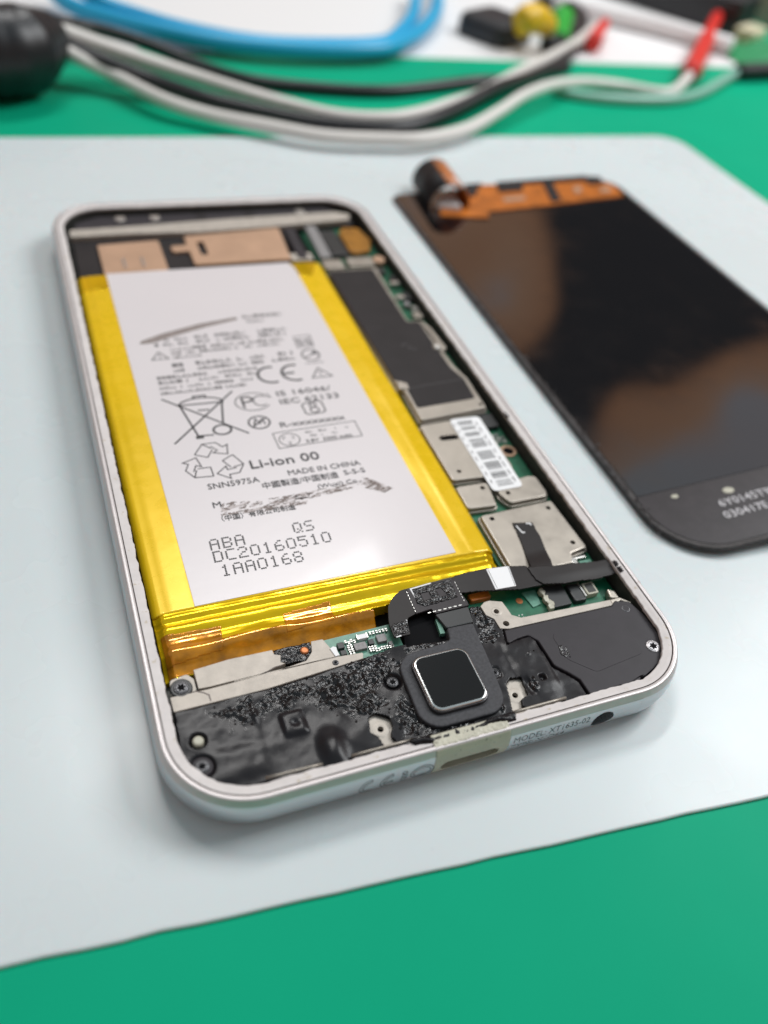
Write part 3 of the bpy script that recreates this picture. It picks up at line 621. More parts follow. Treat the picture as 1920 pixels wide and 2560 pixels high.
# bare board strip with ring terminal
prism('ring_terminal', disc(71.4, 54.8, 1.55, 20), 3.4, 3.62, 'copper', PH, holes=[disc(71.4, 54.8, 1.05, 16)])
prism('ring_hole', disc(71.4, 54.8, 1.04, 16), 3.4, 3.5, 'hole_shade', PH)
prism('connector_block', rect(69.9, 61.2, 72.6, 65.2, .3), 3.4, 4.3, 'chip_black', PH, bev=.15)
for k in range(8): prism('board_component', rect(70.0+0.9*(k % 3), 57.2+0.9*(k//3)+0.2*(k % 2), 70.5+0.9*(k % 3), 57.8+0.9*(k//3)+.2*(k % 2), .05), 3.4, 3.75, 'chip_grey' if k % 2 else 'solder', PH, bev=.05)
for x, y, wd, hh, m in ((68.6, 25.6, 1.0, 1.4, 'solder'), (69.6, 26.6, 2.0, .5, 'solder'), (69.8, 25.4, 2.2, .7, 'pcb_pale')): prism('board_component', rect(x, y, x+wd, y+hh, .1), 3.4, 4.4, m, PH, bev=.1)
#LOWER
# ================================================================== lower end
# ---- burnt main cover (left) as a melted surface
COV = [(2.6, 15.2), (6.4, 15.25), (14.7, 15.3), (28.9, 16.6), (33.2, 17.2), (35.6, 17.2), (42, 16.4), (46.5, 18.0), (47.4, 21.2), (48.9, 20.9), (48.9, 19.2), (50.0, 18.3), (50.1, 16.3), (51.5, 16.0), (54.1, 15.9),
       (54.3, 12.6), (54.5, 8.0), (56.0, 6.2), (57.0, 4.8), (57.1, 2.7), (55.3, 1.75), (53.8, 2.3), (45.0, 2.3), (44.6, 1.2), (33.0, 1.0), (30.4, 1.9), (22.2, 2.5), (21.8, 2.2), (20.4, 1.7), (18.5, 2.4), (11.2, 2.7), (7, 2.9), (4.4, 4.2), (2.6, 5.9), (2.3, 8.9)]
CUT = [fillet([(25.8, 5.4), (26.3, 7.7), (27.4, 7.95), (29.0, 6.9), (29.0, 5.5), (28.2, 4.3), (28.9, 2.9), (27.0, 2.75), (26.6, 4.6)], 0.5),
       fillet([(45.3, 2.4), (46.2, 5.2), (46.6, 7.2), (47.6, 8.0), (49.25, 7.7), (48.95, 4.85), (47.6, 4.4), (47.3, 3.4), (47.8, 3.0), (53.6, 3.0), (53.6, 2.4)], 0.3),
       [(35.4, 16.9), (41.6, 16.4), (41.4, 22), (37, 22)], [(49.7, 13.2), (51.8, 13.65), (53.7, 13.8), (54.5, 12.6), (55, 16.2), (50.5, 16.1)]]
CR1 = [(5.0, 14.2), (8.7, 15.1), (17, 15.4), (28.8, 16.4), (33, 17.0), (42, 16.3), (33, 12), (31.5, 3), (24.5, 8.5), (20.5, 9.5), (14.5, 12), (9.5, 9.8), (6.5, 11)]
def blob(X, Y, cx, cy, rx, ry, p=2.0): return np.exp(-(np.abs((X-cx)/rx)**p+np.abs((Y-cy)/ry)**p))
def well(X, Y, cx, cy, r): return np.exp(-(((X-cx)**2+(Y-cy)**2)/r**2)**4)
def crustmask(X, Y):
    m = np.zeros(X.shape)
    for cx, cy, rx, ry, a in ((10.5, 13.0, 4, 2.6, .7), (17, 13.6, 5, 2.0, .9), (24, 12.5, 5, 3.2, 1), (29.5, 14.5, 4.5, 2.6, 1), (27, 9.5, 4, 2, .9), (31.5, 6, 2.2, 4, .8), (35, 3.0, 5, 1.6, .8), (38, 16.2, 4, .8, .7),
                              (48.6, 18.8, 1.5, 2.6, 1.3), (47.6, 15.6, 2.2, 1.2, .9), (46.0, 9.6, 1.0, 1.2, .6), (50.4, 6.0, 0.9, 1.1, .8), (52.2, 10.8, 2.4, 1.4, .28), (44.2, 4.0, .8, 1.2, .8), (7, 8, 3, 3, .16)):
        m = np.maximum(m, a*blob(X, Y, cx, cy, rx, ry))
    return m
def cov_h(X, Y):
    z = 5.45+0.0*X
    z = z+0.75*blob(X, Y, 20.4, 4.6, 1.5, 2.7, 2.6)+0.30*blob(X, Y, 16.7, 9.5, 1.5, 1.7, 8)-0.22*blob(X, Y, 16.9, 9.4, 0.45, 0.45)
    z = z+0.28*blob(X, Y, 9.5, 6.0, 4.5, 2.2, 4)-0.15*blob(X, Y, 13.2, 6.5, 1.2, 3, 3)
    z = z+0.55*blob(X, Y, 42.6, 2.0, 2.4, 0.55, 3)+0.45*blob(X, Y, 33.5, 1.9, 2.8, 0.7, 3)
    z = z-0.6*well(X, Y, 31.45, 12.0, 1.2)-0.35*blob(X, Y, 45.9, 9.4, .8, .8, 4)-0.6*blob(X, Y, 52.2, 6.8, .42, .42, 4)-0.35*blob(X, Y, 49.7, 6.1, .5, 1.3, 4)
    z = z+0.20*blob(X, Y, 51.6, 9.2, 2.6, 4.4, 10)+0.25*blob(X, Y, 12.2, 12.3, .35, 1.8)
    z = z-0.9*well(X, Y, 4.6, 10.3, 1.0)-0.55*well(X, Y, 4.35, 6.7, 1.45)
    big = fbm(X, Y, 0.40, 1, 1.3); fine = fbm(X, Y, 1.2, 2, 7.7); k = sm(0.38, 0.80, crustmask(X, Y)+0.40*fbm(X, Y, 0.55, 2, 9.1)); big = big+1.2*fbm(X, Y, 0.2, 1, 4.4)
    rid = 1-np.abs(fbm(X, Y, 0.9, 2, 3.3))*1.6
    z = z+0.13*big+0.03*fbm(X, Y, 0.9, 1, 2.2)*0.8+0.35*0.0*fine+k*(0.30*fine+0.18*(rid-0.5))
    # soft edge all round
    return z
def covmask(X, Y):
    r = inside(COV, X, Y)
    for c in CUT: r &= ~inside(c, X, Y)
    return r
CV = field('burnt_cover', (2.2, 0.9, 57.3, 21.4), 0.13, covmask, cov_h, ['cover_melted', 'char'], PH, skirt=1.2, label='charred and melted black plastic cover')
me = CV.data; ctr = np.array([p.center[:2] for p in me.polygons])/MMS+BASE[CV.name][:2]; k_ = crustmask(ctr[:, 0], ctr[:, 1])+0.40*fbm(ctr[:, 0], ctr[:, 1], 0.55, 2, 9.1)
me.polygons.foreach_set('material_index', (k_+0.25*np.random.RandomState(1).rand(len(k_)) > 0.62).astype(int).tolist())
# crumbs of soot
V, F = [], []; rg = random.Random(21)
while len(F) < 10*170:
    x, y = rg.uniform(4, 54), rg.uniform(1.5, 21)
    if rg.random() > float(crustmask(np.array([x]), np.array([y]))[0])**1.5 or not bool(covmask(np.array([[x]]), np.array([[y]]))[0, 0]): continue
    z = float(cov_h(np.array([[x]]), np.array([[y]]))[0, 0]); s = rg.uniform(.10, .30); k = len(V)
    P = [(0, 0, 1.2), (1, 0, .2), (.3, .95, .1), (-.8, .6, .3), (-.8, -.6, .1), (.3, -.95, .3), (0, 0, -1)]
    a = rg.uniform(0, 6.28); V += [(x+s*(p[0]*math.cos(a)-p[1]*math.sin(a))*rg.uniform(.6, 1.2), y+s*(p[0]*math.sin(a)+p[1]*math.cos(a))*rg.uniform(.6, 1.2), z+s*p[2]*rg.uniform(.4, 1)) for p in P]
    for i in range(1, 6): j = i % 5+1; F += [(k, k+i, k+j), (k+6, k+j, k+i)]
obj('soot_crumbs', V, F, 'char', PH, kind='stuff')
# ---- plates showing through the cover
prism('pierced_tab', fillet([(25.6, 2.6), (29.4, 2.6), (29.4, 8.2), (25.6, 8.2)], .6), 3.6, 4.95, 'beige_plate', PH, bev=.1, holes=[disc(27.4, 5.75, 0.42, 12)])
prism('pierced_tab', fillet([(45, 2.2), (53.8, 2.2), (53.8, 5), (49.6, 8.2), (45.8, 8.2)], .5), 3.6, 4.95, 'beige_plate', PH, bev=.1, holes=[disc(47.3, 5.5, 0.42, 12)])
for x, y in ((27.4, 5.75), (47.3, 5.5)):
    prism('tab_hole', disc(x, y, .5, 12), 3.5, 4.3, 'hole_shade', PH)
    V = []; 
    for r_, z in ((1.25, 4.96), (0.75, 5.06), (0.43, 4.99)): V += [(a, b, z) for a, b in disc(x, y, r_, 16)]
    obj('tab_boss', V, [(i+16*q, (i+1) % 16+16*q, (i+1) % 16+16*(q+1), i+16*(q+1)) for q in range(2) for i in range(16)], 'beige_plate', PH, True)
tube('spring_wire', [(11.2, 2.85, 6.05), (14.8, 2.75, 6.05), (18.4, 2.65, 6.05)], .2, 'nickel', PH, 8, 2); tube('spring_wire', [(22.2, 2.7, 6.05), (26, 2.68, 6.05), (30.5, 2.65, 6.05)], .2, 'nickel', PH, 8, 2)
tube('spring_wire', [(45.2, 2.55, 6.05), (49, 2.6, 6.05), (53.5, 2.6, 6.05)], .24, 'nickel', PH, 8, 2)
# ---- pale metal plates along the upper side of the burnt cover
sp = prism('shield_strip', fillet([(2.5, 15.1), (14.7, 15.3), (28.7, 16.5), (29.1, 17.5), (25.6, 17.75), (16, 17.7), (7.4, 17.35), (2.45, 17.4)], .2), 4.2, 5.62, 'beige_plate', PH, bev=0.08)
prism('shield_strip', fillet([(6.2, 17.6), (16.5, 17.75), (21.0, 18.3), (22.2, 19.5), (22.6, 21.25), (24.3, 21.2), (24.9, 19.5), (25.1, 17.85), (16, 17.8)], .1), 4.2, 5.52, 'beige_plate', PH, bev=0.06)
pl = prism('peeled_plate', [(6.15, 20.8), (6.2, 17.75), (7.5, 17.65), (14.6, 17.8), (17.4, 18.45), (18.2, 18.6), (17.6, 18.95), (17.9, 20.1), (17.1, 20.4), (17.0, 21.2), (11, 21.25)], 4.2, 5.60, 'beige_plate', PH, bev=0.05)
field('burn_hole', (16.8, 17.9, 22.8, 21.5), 0.12, lambda X, Y: inside([(17.0, 20.4), (17.2, 21.25), (22.4, 21.3), (22.5, 20.2), (22.0, 19.4), (20.6, 18.2), (20.3, 18.6), (17.7, 18.6)], X, Y), lambda X, Y: 5.38+0.14*fbm(X, Y, 1.4, 3, 2.2), 'char', PH, skirt=.8)
prism('copper_pad', disc(21.3, 20.05, .62, 14), 5.2, 5.62, 'copper_red', PH, bev=.25)
prism('crack', [(5.3, 17.5), (5.9, 17.3), (6.6, 16.9), (7.2, 16.4), (7.25, 15.45), (7.4, 15.45), (7.38, 16.5), (6.7, 17.05), (5.9, 17.48)], 5.60, 5.635, 'groove_dark', PH)
prism('crack', [(14.4, 17.78), (15.5, 17.9), (16.8, 18.3), (17.6, 18.35), (17.6, 18.5), (16.6, 18.42), (15.5, 18.02)], 5.60, 5.635, 'groove_dark', PH)
prism('bracket_foot', fillet([(2.5, 17.5), (6.0, 17.6), (6.0, 19.6), (5.2, 20.6), (2.9, 20.2)], .5), 4.2, 5.3, 'beige_plate', PH, bev=.1)
prism('small_tab', [(24.75, 19.3), (25.3, 19.55), (25.7, 19.3), (25.65, 18.7), (25.75, 17.9), (25.1, 17.85)], 4.5, 5.66, 'sticker_white', PH, bev=.05)
# ---- screws with six-lobed sockets
def screw(x, y, z, r, m, ringm=None):
    s = prism('screw', disc(x, y, r, 22), z-1.2, z, m, PH, bev=0.16)
    lob = []
    for i in range(36):
        a = 2*math.pi*i/36; rr_ = r*0.47*(1+0.22*math.cos(6*a)); lob.append((x+rr_*math.cos(a), y+rr_*math.sin(a)))
    prism('screw_socket', lob, z-0.02, z+0.012, 'hole_shade', s)
    V = []; 
    for r_, zz in ((r*0.80, z+.004), (r*0.72, z+0.06), (r*0.60, z+0.05)): V += [(a, b, zz) for a, b in disc(x, y, r_, 20)]
    obj('screw_rim', V, [(i+20*q, (i+1) % 20+20*q, (i+1) % 20+20*(q+1), i+20*(q+1)) for q in range(2) for i in range(20)], m, s, True)
    if ringm: prism('washer', disc(x, y, r+0.42, 24), z-1.2, z-0.12, ringm, s, bev=.2)
    return s
screw(4.1, 18.45, 5.75, 1.05, 'screw_dark', 'chip_black'); screw(4.35, 6.7, 5.75, 0.95, 'screw_dark', 'cover_plastic'); screw(31.45, 12.0, 5.3, 0.85, 'screw_dark')
screw(45.9, 9.4, 5.55, 0.62, 'screw_dark', 'char'); screw(71.2, 14.5, 5.6, 0.85, 'screw_dark'); screw(71.3, 7.1, 5.75, 1.1, 'screw_bright', 'cover_plastic'); screw(24.8, 16.85, 5.68, .5, 'screw_dark')
prism('plastic_post', disc(4.6, 10.2, 0.72, 18), 4.2, 5.9, 'usb_plastic', PH, bev=.3)
# ---- right-hand cover (loudspeaker lid)
SPK = fillet([(50.6, 15.75), (69.2, 15.6), (70.3, 16.4), (72.6, 15.7), (73.5, 12.5), (73.6, 8.6), (73.0, 5.6), (70.8, 4.3), (67.2, 2.9), (66.4, 2.9), (65.8, 2.15), (63.4, 2.1), (62.6, 2.5), (57.5, 2.1), (57.35, 4.9), (56.3, 6.4), (54.85, 8.1), (54.65, 12.6), (53.6, 13.95), (51.8, 13.8), (49.9, 13.3)], [.3, .2, .6, .8, 1, .6, 1, 1, .2, .2, .2, .2, .2, .2, .6, 1.2, 1, .8, .6, .5, .3], 6)
lid = prism('speaker_lid', SPK, 3.6, 5.62, 'cover_plastic', PH, bev=0.22)
prism('lid_recess', fillet([(57.0, 13.4), (69.0, 13.0), (69.5, 6.5), (60.4, 5.4), (57.3, 8.5)], 1.2), 5.60, 5.66, 'cover_plastic', lid, bev=.02, seg=1)
field('melt_scar', (56.6, 8.6, 58.8, 11.2), 0.1, lambda X, Y: ((X-57.6)/.75)**2+((Y-9.9)/1.1)**2 < 1+0.5*fbm(X, Y, 1.6, 2, 1.0), lambda X, Y: 5.66+0.1*fbm(X, Y, 2.0, 3, 5.0), 'char', lid, skirt=.1)
# ---- pale plate above the lid with two holes
prism('ground_plate', [(49.1, 20.9), (50.0, 21.5), (50.9, 21.6), (52.8, 20.9), (53.0, 19.4), (53.1, 18.2), (54.3, 17.35), (69.9, 16.85), (69.8, 15.75), (51.5, 15.9), (50.2, 16.3), (50.1, 18.1), (49.2, 19.1)], 4.2, 5.42, 'beige_plate', PH, bev=.1, holes=[disc(51.05, 19.35, .42, 12), disc(51.5, 16.9, .5, 12)])
prism('plate_underside', [(49.4, 16.4), (53, 16.4), (53, 21), (49.4, 21)], 3.8, 4.6, 'hole_shade', PH)
V = []
for r_, z in ((0.85, 5.43), (0.6, 5.52), (0.43, 5.45)): V += [(a, b, z) for a, b in disc(51.05, 19.35, r_, 16)]
obj('hole_rim', V, [(i+16*q, (i+1) % 16+16*q, (i+1) % 16+16*(q+1), i+16*(q+1)) for q in range(2) for i in range(16)], 'beige_plate', PH, True)
# ---- daughter boards
prism('daughter_board', [(53.0, 17.0), (70, 16.8), (70, 25.4), (48.0, 25.4), (48.0, 22.0), (53.0, 21.4)], 3.3, 3.9, 'pcb_green', PH)
prism('copper_pad', disc(56.4, 21.3, .55, 16), 3.88, 3.95, 'copper_red', PH)
for k in range(6): prism('solder_dot', disc(55.0+0.55*(k % 2), 17.7+0.5*(k//2), .12, 8), 3.88, 3.98, 'solder', PH)
for k in range(5): prism('solder_dot', disc(53.5, 18.6+0.55*k, .16, 8), 3.88, 4.05, 'solder', PH)
prism('frosted_tape', [(57.4, 22.6), (59.8, 22.6), (59.4, 19.8), (57.9, 19.5), (57.7, 20.8)], 3.95, 4.1, 'pcb_pale', PH)
prism('orange_connector', rect(48.5, 22.6, 52.0, 24.0, .3), 3.8, 4.8, 'flex_orange', PH, bev=.2)
prism('socket_block', fillet([(60.5, 18.2), (64.0, 18.2), (64.3, 22.4), (60.4, 22.6)], .2), 3.8, 4.7, 'chip_black', PH, bev=.15)
field('chipped_edge', (59.9, 18.1, 61.2, 22.2), 0.12, lambda X, Y: (X > 60.0+.2*np.sin(Y*4)) & (X < 60.9+.2*np.sin(Y*3+1)), lambda X, Y: 4.75+0.15*fbm(X, Y, 1.5, 3, 1.1), 'usb_plastic', PH, skirt=.7)
prism('socket_block', fillet([(64.6, 18.4), (66.8, 18.3), (67.2, 21.6), (64.8, 22.0)], .3), 3.8, 4.8, 'chip_black', PH, bev=.25)
prism('metal_clip', rect(66.7, 18.8, 66.95, 21.6), 3.8, 4.95, 'solder', PH)
gs = prism('socket_lid', rect(67.3, 19.0, 69.3, 21.3, .2), 3.8, 4.9, 'usb_plastic', PH, bev=.1)
prism('socket_lid_inner', rect(67.6, 19.3, 69.0, 21.0, .1), 4.88, 4.94, 'wall_dark', gs)
prism('silver_tab', fillet([(70.4, 17.4), (72.0, 17.0), (71.9, 18.6), (70.8, 19.4)], .3), 3.8, 5.0, 'nickel', PH, bev=.3)
prism('silver_hook', fillet([(69.7, 15.8), (71.4, 16.3), (72.6, 15.2), (72.9, 15.5), (71.5, 16.9), (69.8, 16.8)], .2), 4.6, 5.5, 'nickel', PH, bev=.15)
db = prism('daughter_board', [(24.6, 17.4), (35.5, 17.2), (35.5, 22.0), (24.6, 21.7)], 3.8, 4.4, 'pcb_pale', PH)
for x0, y0, x1, y1, m, h in ((26.1, 19.3, 27.05, 20.3, 'chip_black', .7), (26.2, 18.2, 27.05, 19.0, 'chip_black', .6), (28.4, 18.5, 30.2, 19.7, 'chip_grey', .55), (32.0, 19.0, 33.4, 20.3, 'chip_grey', .55), (30.6, 18.9, 31.4, 19.8, 'chip_black', .6), (33.4, 18.2, 34.0, 18.8, 'chip_grey', .5)):
    prism('board_chip', rect(x0, y0, x1, y1, .08), 4.4, 4.4+h, m, PH, bev=.06)
cp = prism('capacitor', rect(29.3, 20.15, 30.85, 20.95, .08), 4.4, 5.05, 'sticker_white', PH, bev=.08)
for x in (29.2, 30.65): prism('capacitor_end', rect(x, 20.1, x+.28, 21.0, .05), 4.4, 5.09, 'solder', cp, bev=.05)
rg = random.Random(2)
for k in range(30):
    if k < 6: x, y = 31.3+0.5*k, 20.75
    elif k < 10: x, y = 27.4+0.42*(k-6), 19.95+0.25*((k+1) % 2)
    elif k < 18: x, y = 27.5+0.45*((k-10) % 2), 18.2+0.38*((k-10)//2)
    else: x, y = 30.4+0.42*((k-18) % 9), 17.7+0.5*((k-18)//9)+rg.uniform(0, .2)
    c = prism('chip_resistor', rect(x, y, x+.27, y+.42), 4.4, 4.78, 'chip_black', PH)
    for q in (0, .31): prism('resistor_end', rect(x-.01, y+q-.01, x+.28, y+q+.12), 4.4, 4.8, 'solder', c)
# ---- finger sensor
gk = fillet([(32.5, 3.2), (44.9, 3.2), (45.7, 10.0), (46.3, 17.9), (42.1, 18.0), (41.7, 16.0), (40.6, 15.7), (32.9, 15.2)], [3.0, 3.0, 1.0, .4, .4, .5, .5, 3.0], 7)
gs_ = prism('sensor_gasket', gk, 4.6, 6.15, 'gasket', PH, bev=0.25)
sn = prism('finger_sensor', rect(34.35, 4.85, 43.05, 14.05, 1.7, 8), 5.6, 6.75, 'screw_dark', PH, bev=0.2)
sr = prism('sensor_rim', rect(34.5, 5.0, 42.9, 13.9, 1.6, 8), 6.5, 7.0, 'chrome', sn, bev=0.30, seg=5)
prism('sensor_glass', rect(34.86, 5.36, 42.54, 13.54, 1.3, 8), 6.9, 7.03, 'sensor_glass', sn, bev=0.04)
# ---- ribbon cable of the sensor
def sag(x, y): return 0.0
fl = prism('ribbon_cable', fillet([(39.2, 26.6), (38.0, 26.4), (36.4, 25.4), (35.2, 24.0), (34.5, 22.0), (34.2, 20.8), (34.1, 18.5), (36.6, 18.4), (37.0, 20.6), (37.4, 21.3), (38.7, 21.7)], .25), 5.75, 5.98, 'flex_black', PH, bev=.05, seg=1)
def ribbon(name, poly, zfun, parent, step=0.13, m='flex_black', th=0.2):
    p = np.array(poly); return field(name, (p[:, 0].min(), p[:, 1].min(), p[:, 0].max(), p[:, 1].max()), step, lambda X, Y: inside(poly, X, Y), zfun, m, parent, skirt=th)
bd = ribbon('ribbon_cable', [(46.6, 26.85), (49, 27.15), (52.9, 27.1), (56.5, 26.7), (59.6, 26.1), (59.7, 24.0), (60.2, 21.9), (56, 21.95), (52.5, 22.6), (49.5, 23.3), (47.0, 23.6)], lambda X, Y: 5.92+0.22*np.sin((X-46)*0.2), PH)
cn = prism('connector_plate', [(39.1, 26.5), (46.7, 26.95), (46.9, 24.2), (47.25, 21.8), (47.15, 21.1), (41.6, 20.95), (41.3, 21.9), (38.7, 21.65)], 5.7, 6.03, 'panel_foil', PH, bev=.06, seg=1)
field('foam_pad', (39.3, 22.4, 46.6, 26.6), 0.1, lambda X, Y: inside([(40.0, 26.1), (46.4, 26.45), (46.1, 23.0), (40.6, 22.6), (39.6, 23.4)], X, Y) & ~inside([(40.85, 25.1), (42.2, 25.15), (42.2, 23.7), (40.75, 23.5)], X, Y) & ~inside([(43.3, 25.25), (44.3, 25.4), (44.8, 23.7), (43.5, 23.6)], X, Y), lambda X, Y: 6.12+0.12*fbm(X, Y, 2.4, 3, 8.0), 'char', cn, skirt=.12)
field('foam_pad', (34.3, 18.5, 37.0, 21.1), 0.1, lambda X, Y: inside([(34.4, 20.7), (36.9, 20.95), (36.6, 18.9), (34.4, 18.6)], X, Y), lambda X, Y: 6.02+0.12*fbm(X, Y, 2.4, 3, 2.0), 'char', fl, skirt=.1)
flat('white_mark', strokes([[(39.9, 23.6), (39.7, 26.25), (43.2, 26.55)]], 0.22), 6.045, 'sticker_white', cn)
flat('white_mark', strokes([[(34.45, 18.9), (34.5, 18.5), (35.2, 18.55)], [(36.75, 20.4), (36.95, 21.0)]], 0.2), 5.995, 'sticker_white', fl)
flat('solder_mark', quads([(40.5+0.85*k, 21.25+0.02*k, 41.0+0.85*k, 21.42+0.02*k) for k in range(7)]+[(38.75+.02*k, 22+0.6*k, 38.87+.02*k, 22.3+.6*k) for k in range(7)]+[(46.72+.02*k, 22+0.6*k, 46.84+.02*k, 22.3+.6*k) for k in range(7)]), 6.045, 'solder', cn)
prism('fold_plate', fillet([(41.5, 21.1), (47.1, 21.2), (46.6, 18.1), (42.2, 18.1)], .3), 5.0, 5.85, 'chip_black', PH, bev=.25)
prism('window_floor', [(35.2, 16.3), (42, 16.3), (42, 22), (37, 22)], 3.6, 4.6, 'hole_shade', PH)  # black slab paints the darkness of the deep opening
prism('board_edge', [(41.15, 17.8), (41.9, 17.7), (42.1, 20.4), (41.5, 20.5)], 4.4, 5.3, 'pcb_pale', PH, bev=.05)
bs = prism('cable_sticker', [(52.75, 26.95), (56.6, 26.6), (55.9, 22.6), (52.4, 22.75)], 6.05, 6.22, 'sticker_white', PH, bev=.02, seg=1)
flat('sticker_border', strokes([[(53.0, 26.8), (52.75, 22.9)], [(56.4, 26.5), (55.75, 22.75)]], 0.07), 6.235, 'ink', bs)
# second ribbon: tail along the big shield, then across to the right wall
ribbon('ribbon_strip', [(62.4, 36.1), (65.8, 35.4), (65.6, 32), (65.0, 29), (64.4, 26.6), (63.6, 24.6), (60.2, 25.2), (61.0, 28), (61.7, 31), (62.2, 34)], lambda X, Y: 5.10+0.75*sm(29.5, 25.0, Y), PH)
tl = ribbon('ribbon_strip', [(59.5, 25.6), (61.5, 25.4), (63.6, 24.9), (65.4, 24.6), (67.1, 24.7), (70, 24.3), (73.6, 24.1), (74.0, 21.2), (71.6, 21.0), (69.2, 20.9), (66.7, 21.15), (63.7, 21.2), (60.4, 21.9), (59.6, 23.0)], lambda X, Y: 6.12+0.16*np.sin((X-58.5)*0.36)-0.12*sm(23.2, 21.0, Y), PH)
flat('strip_mark', strokes([[(62.7, 35.3), (63.0, 33.6), (63.5, 33.6)], [(64.6, 35.4), (65.3, 35.3), (65.3, 34.8)]], 0.22), 5.135, 'sticker_white', PH)  # thin white strokes at the upper end of the ribbon strip
# glue rags torn off along the rim
rg = random.Random(9); 
for (x, y, n_, sp_) in ((74.1, 22.3, 7, 1.4), (73.6, 61.5, 4, .6)):
    V, F = [], []
    for k in range(n_):
        yy = y+rg.uniform(-sp_, sp_); s = rg.uniform(.25, .55); b = len(V)
        V += [(x-.5, yy-s, 6.5), (x+rg.uniform(0, .35), yy-s*.4, 6.72), (x+rg.uniform(-.1, .4), yy+s*.5, 6.70), (x-.5, yy+s, 6.5), (x-.4, yy, 6.85)]
        F += [(b, b+1, b+4), (b+1, b+2, b+4), (b+2, b+3, b+4)]
    obj('glue_rag', V, F, 'foil_black', PH)
# ---- engraving on the front edge
def onband(p): return (p[0], -prof(p[1])-0.014, p[1])
def engr(vf, nm='engraved_text', m='engrave'):
    V, F = vf
    return obj(nm, [onband(p) for p in V], [f if area2([V[i] for i in f]) > 0 else tuple(reversed(f)) for f in F], m, PH)
engr(text2d('MODEL: XT1635-02', 1.25, 44.2, 3.9, 11.9, bold=0)); engr(text2d('TYPE: M1D64', 1.1, 44.0, 2.3, 8.4, bold=0))
engr(strokes([arc(24.2, 3.1, 1.75, 1.75, 95, 265, 16), arc(24.2, 3.1, 1.3, 1.3, 95, 265, 16), [(24.05, 4.85), (24.05, 4.4)], arc(27.0, 3.1, 1.75, 1.75, 95, 265, 16), arc(27.0, 3.1, 1.3, 1.3, 95, 265, 16), [(26.85, 4.85), (26.85, 4.4)], [(25.7, 3.3), (26.9, 3.3), (26.9, 2.9), (25.7, 2.9)]], 0.14), 'engraved_mark')
engr(strokes([ring(31.0, 3.35, 1.6, 1.45), ring(31.0, 3.35, 1.2, 1.05), [(30.8, 2.6), (30.8, 4.0)], [(31.2, 2.6), (31.2, 4.0)], [(30.6, 2.55), (31.4, 2.55)]], 0.14), 'engraved_mark')
engr(strokes([ring(28.5, 4.3, .32, .3), ring(28.5, 3.6, .38, .3), ring(28.5, 2.8, .38, .3), [(28.1, 2.1), (28.9, 2.1)]], 0.14), 'engraved_mark')
#DISPLAY
# ================================================================== loose display panel
DP = np.array([90.1, 23.9, 1.55]); rv = np.array([-0.007, -0.047, -0.002]); th = float(np.linalg.norm(rv))
DR = np.array(Matrix.Rotation(th, 3, Vector(rv/th)))
dx = lambda v: tuple(DR@np.array(v, float)+DP)
def onpanel(px, py, lift=0.0):
    d = np.array([(px-960)/FPX, (py-1280)/FPX, 1.0])@ROT; n = DR@np.array([0, 0, 1.0]); t = ((DP-CAM)@n)/(d@n); q = DR.T@(CAM+t*d-DP); return (q[0], q[1])
DW, DL = 72.5, 143.5
DS = thing('display_panel', 'loose black phone display with orange flex cable across its top end', 'display', (125, 95, 0))
pan = fillet([(0, 0), (DW, 0), (DW, DL), (0, DL)], [12, 12, 9, 4], 12)
prism('panel_frame', pan, -1.35, -0.12, 'panel_edge', DS, bev=0.15, xf=dx)
prism('panel_glass', fillet([(1.3, 15.8), (DW-1.3, 17.0), (DW-1.3, DL-1.2), (1.3, DL-1.2)], [.6, .6, 6, 2], 8), -0.2, 0.0, 'glass_dark', DS, bev=0.015, seg=1, xf=dx)
ip = [tuple(p) for p in inset(pan, 1.0) if p[1] < 15.0]; ip.sort(key=lambda p: math.atan2(p[1]-15.7, p[0]-DW/2))
prism('foil_strip', [(1.0, 15.6)]+ip+[(DW-1.0, 16.8)], -0.2, -0.03, 'panel_foil', DS, xf=dx)
# the printed serial on the foil
tv = merge(text2d('6Y0145T9B3', 1.75, 15.6, 9.2, 15.0, rot=0.03), text2d('030417E LA', 1.75, 14.6, 6.3, 14.5, rot=0.03))
flat('printed_serial', tv, 0, 'print_white', DS, conv=lambda p: dx((p[0], p[1], 0.0)))
prism('glue_spot', disc(19.6, 12.6, 1.3, 12, 0.8), -0.06, 0.12, 'usb_plastic', DS, bev=.15, xf=dx); prism('glue_spot', disc(8.4, 14.0, .8, 10, .5), -0.06, 0.08, 'usb_plastic', DS, bev=.1, xf=dx)
# crumbs of glue along the near long side
V, F = [], []; rg = random.Random(31)
for k in range(520):
    x, y = abs(rg.gauss(0.4, .9)), rg.uniform(6, 132); s = rg.uniform(.08, .30)*(1.8 if rg.random() < .08 else 1); b = len(V)
    P = [(0, 0, 1), (1, 0, 0), (.2, 1, .1), (-.9, .3, 0), (-.4, -.9, .1)]
    V += [dx((x+s*p[0]*rg.uniform(.6, 1.3), y+s*p[1]*rg.uniform(.8, 2), -0.05+s*p[2]*.7)) for p in P]; F += [(b, b+1, b+2), (b, b+2, b+3), (b, b+3, b+4), (b, b+4, b+1)]
obj('glue_crumbs', V, F, 'panel_edge', DS, kind='stuff')
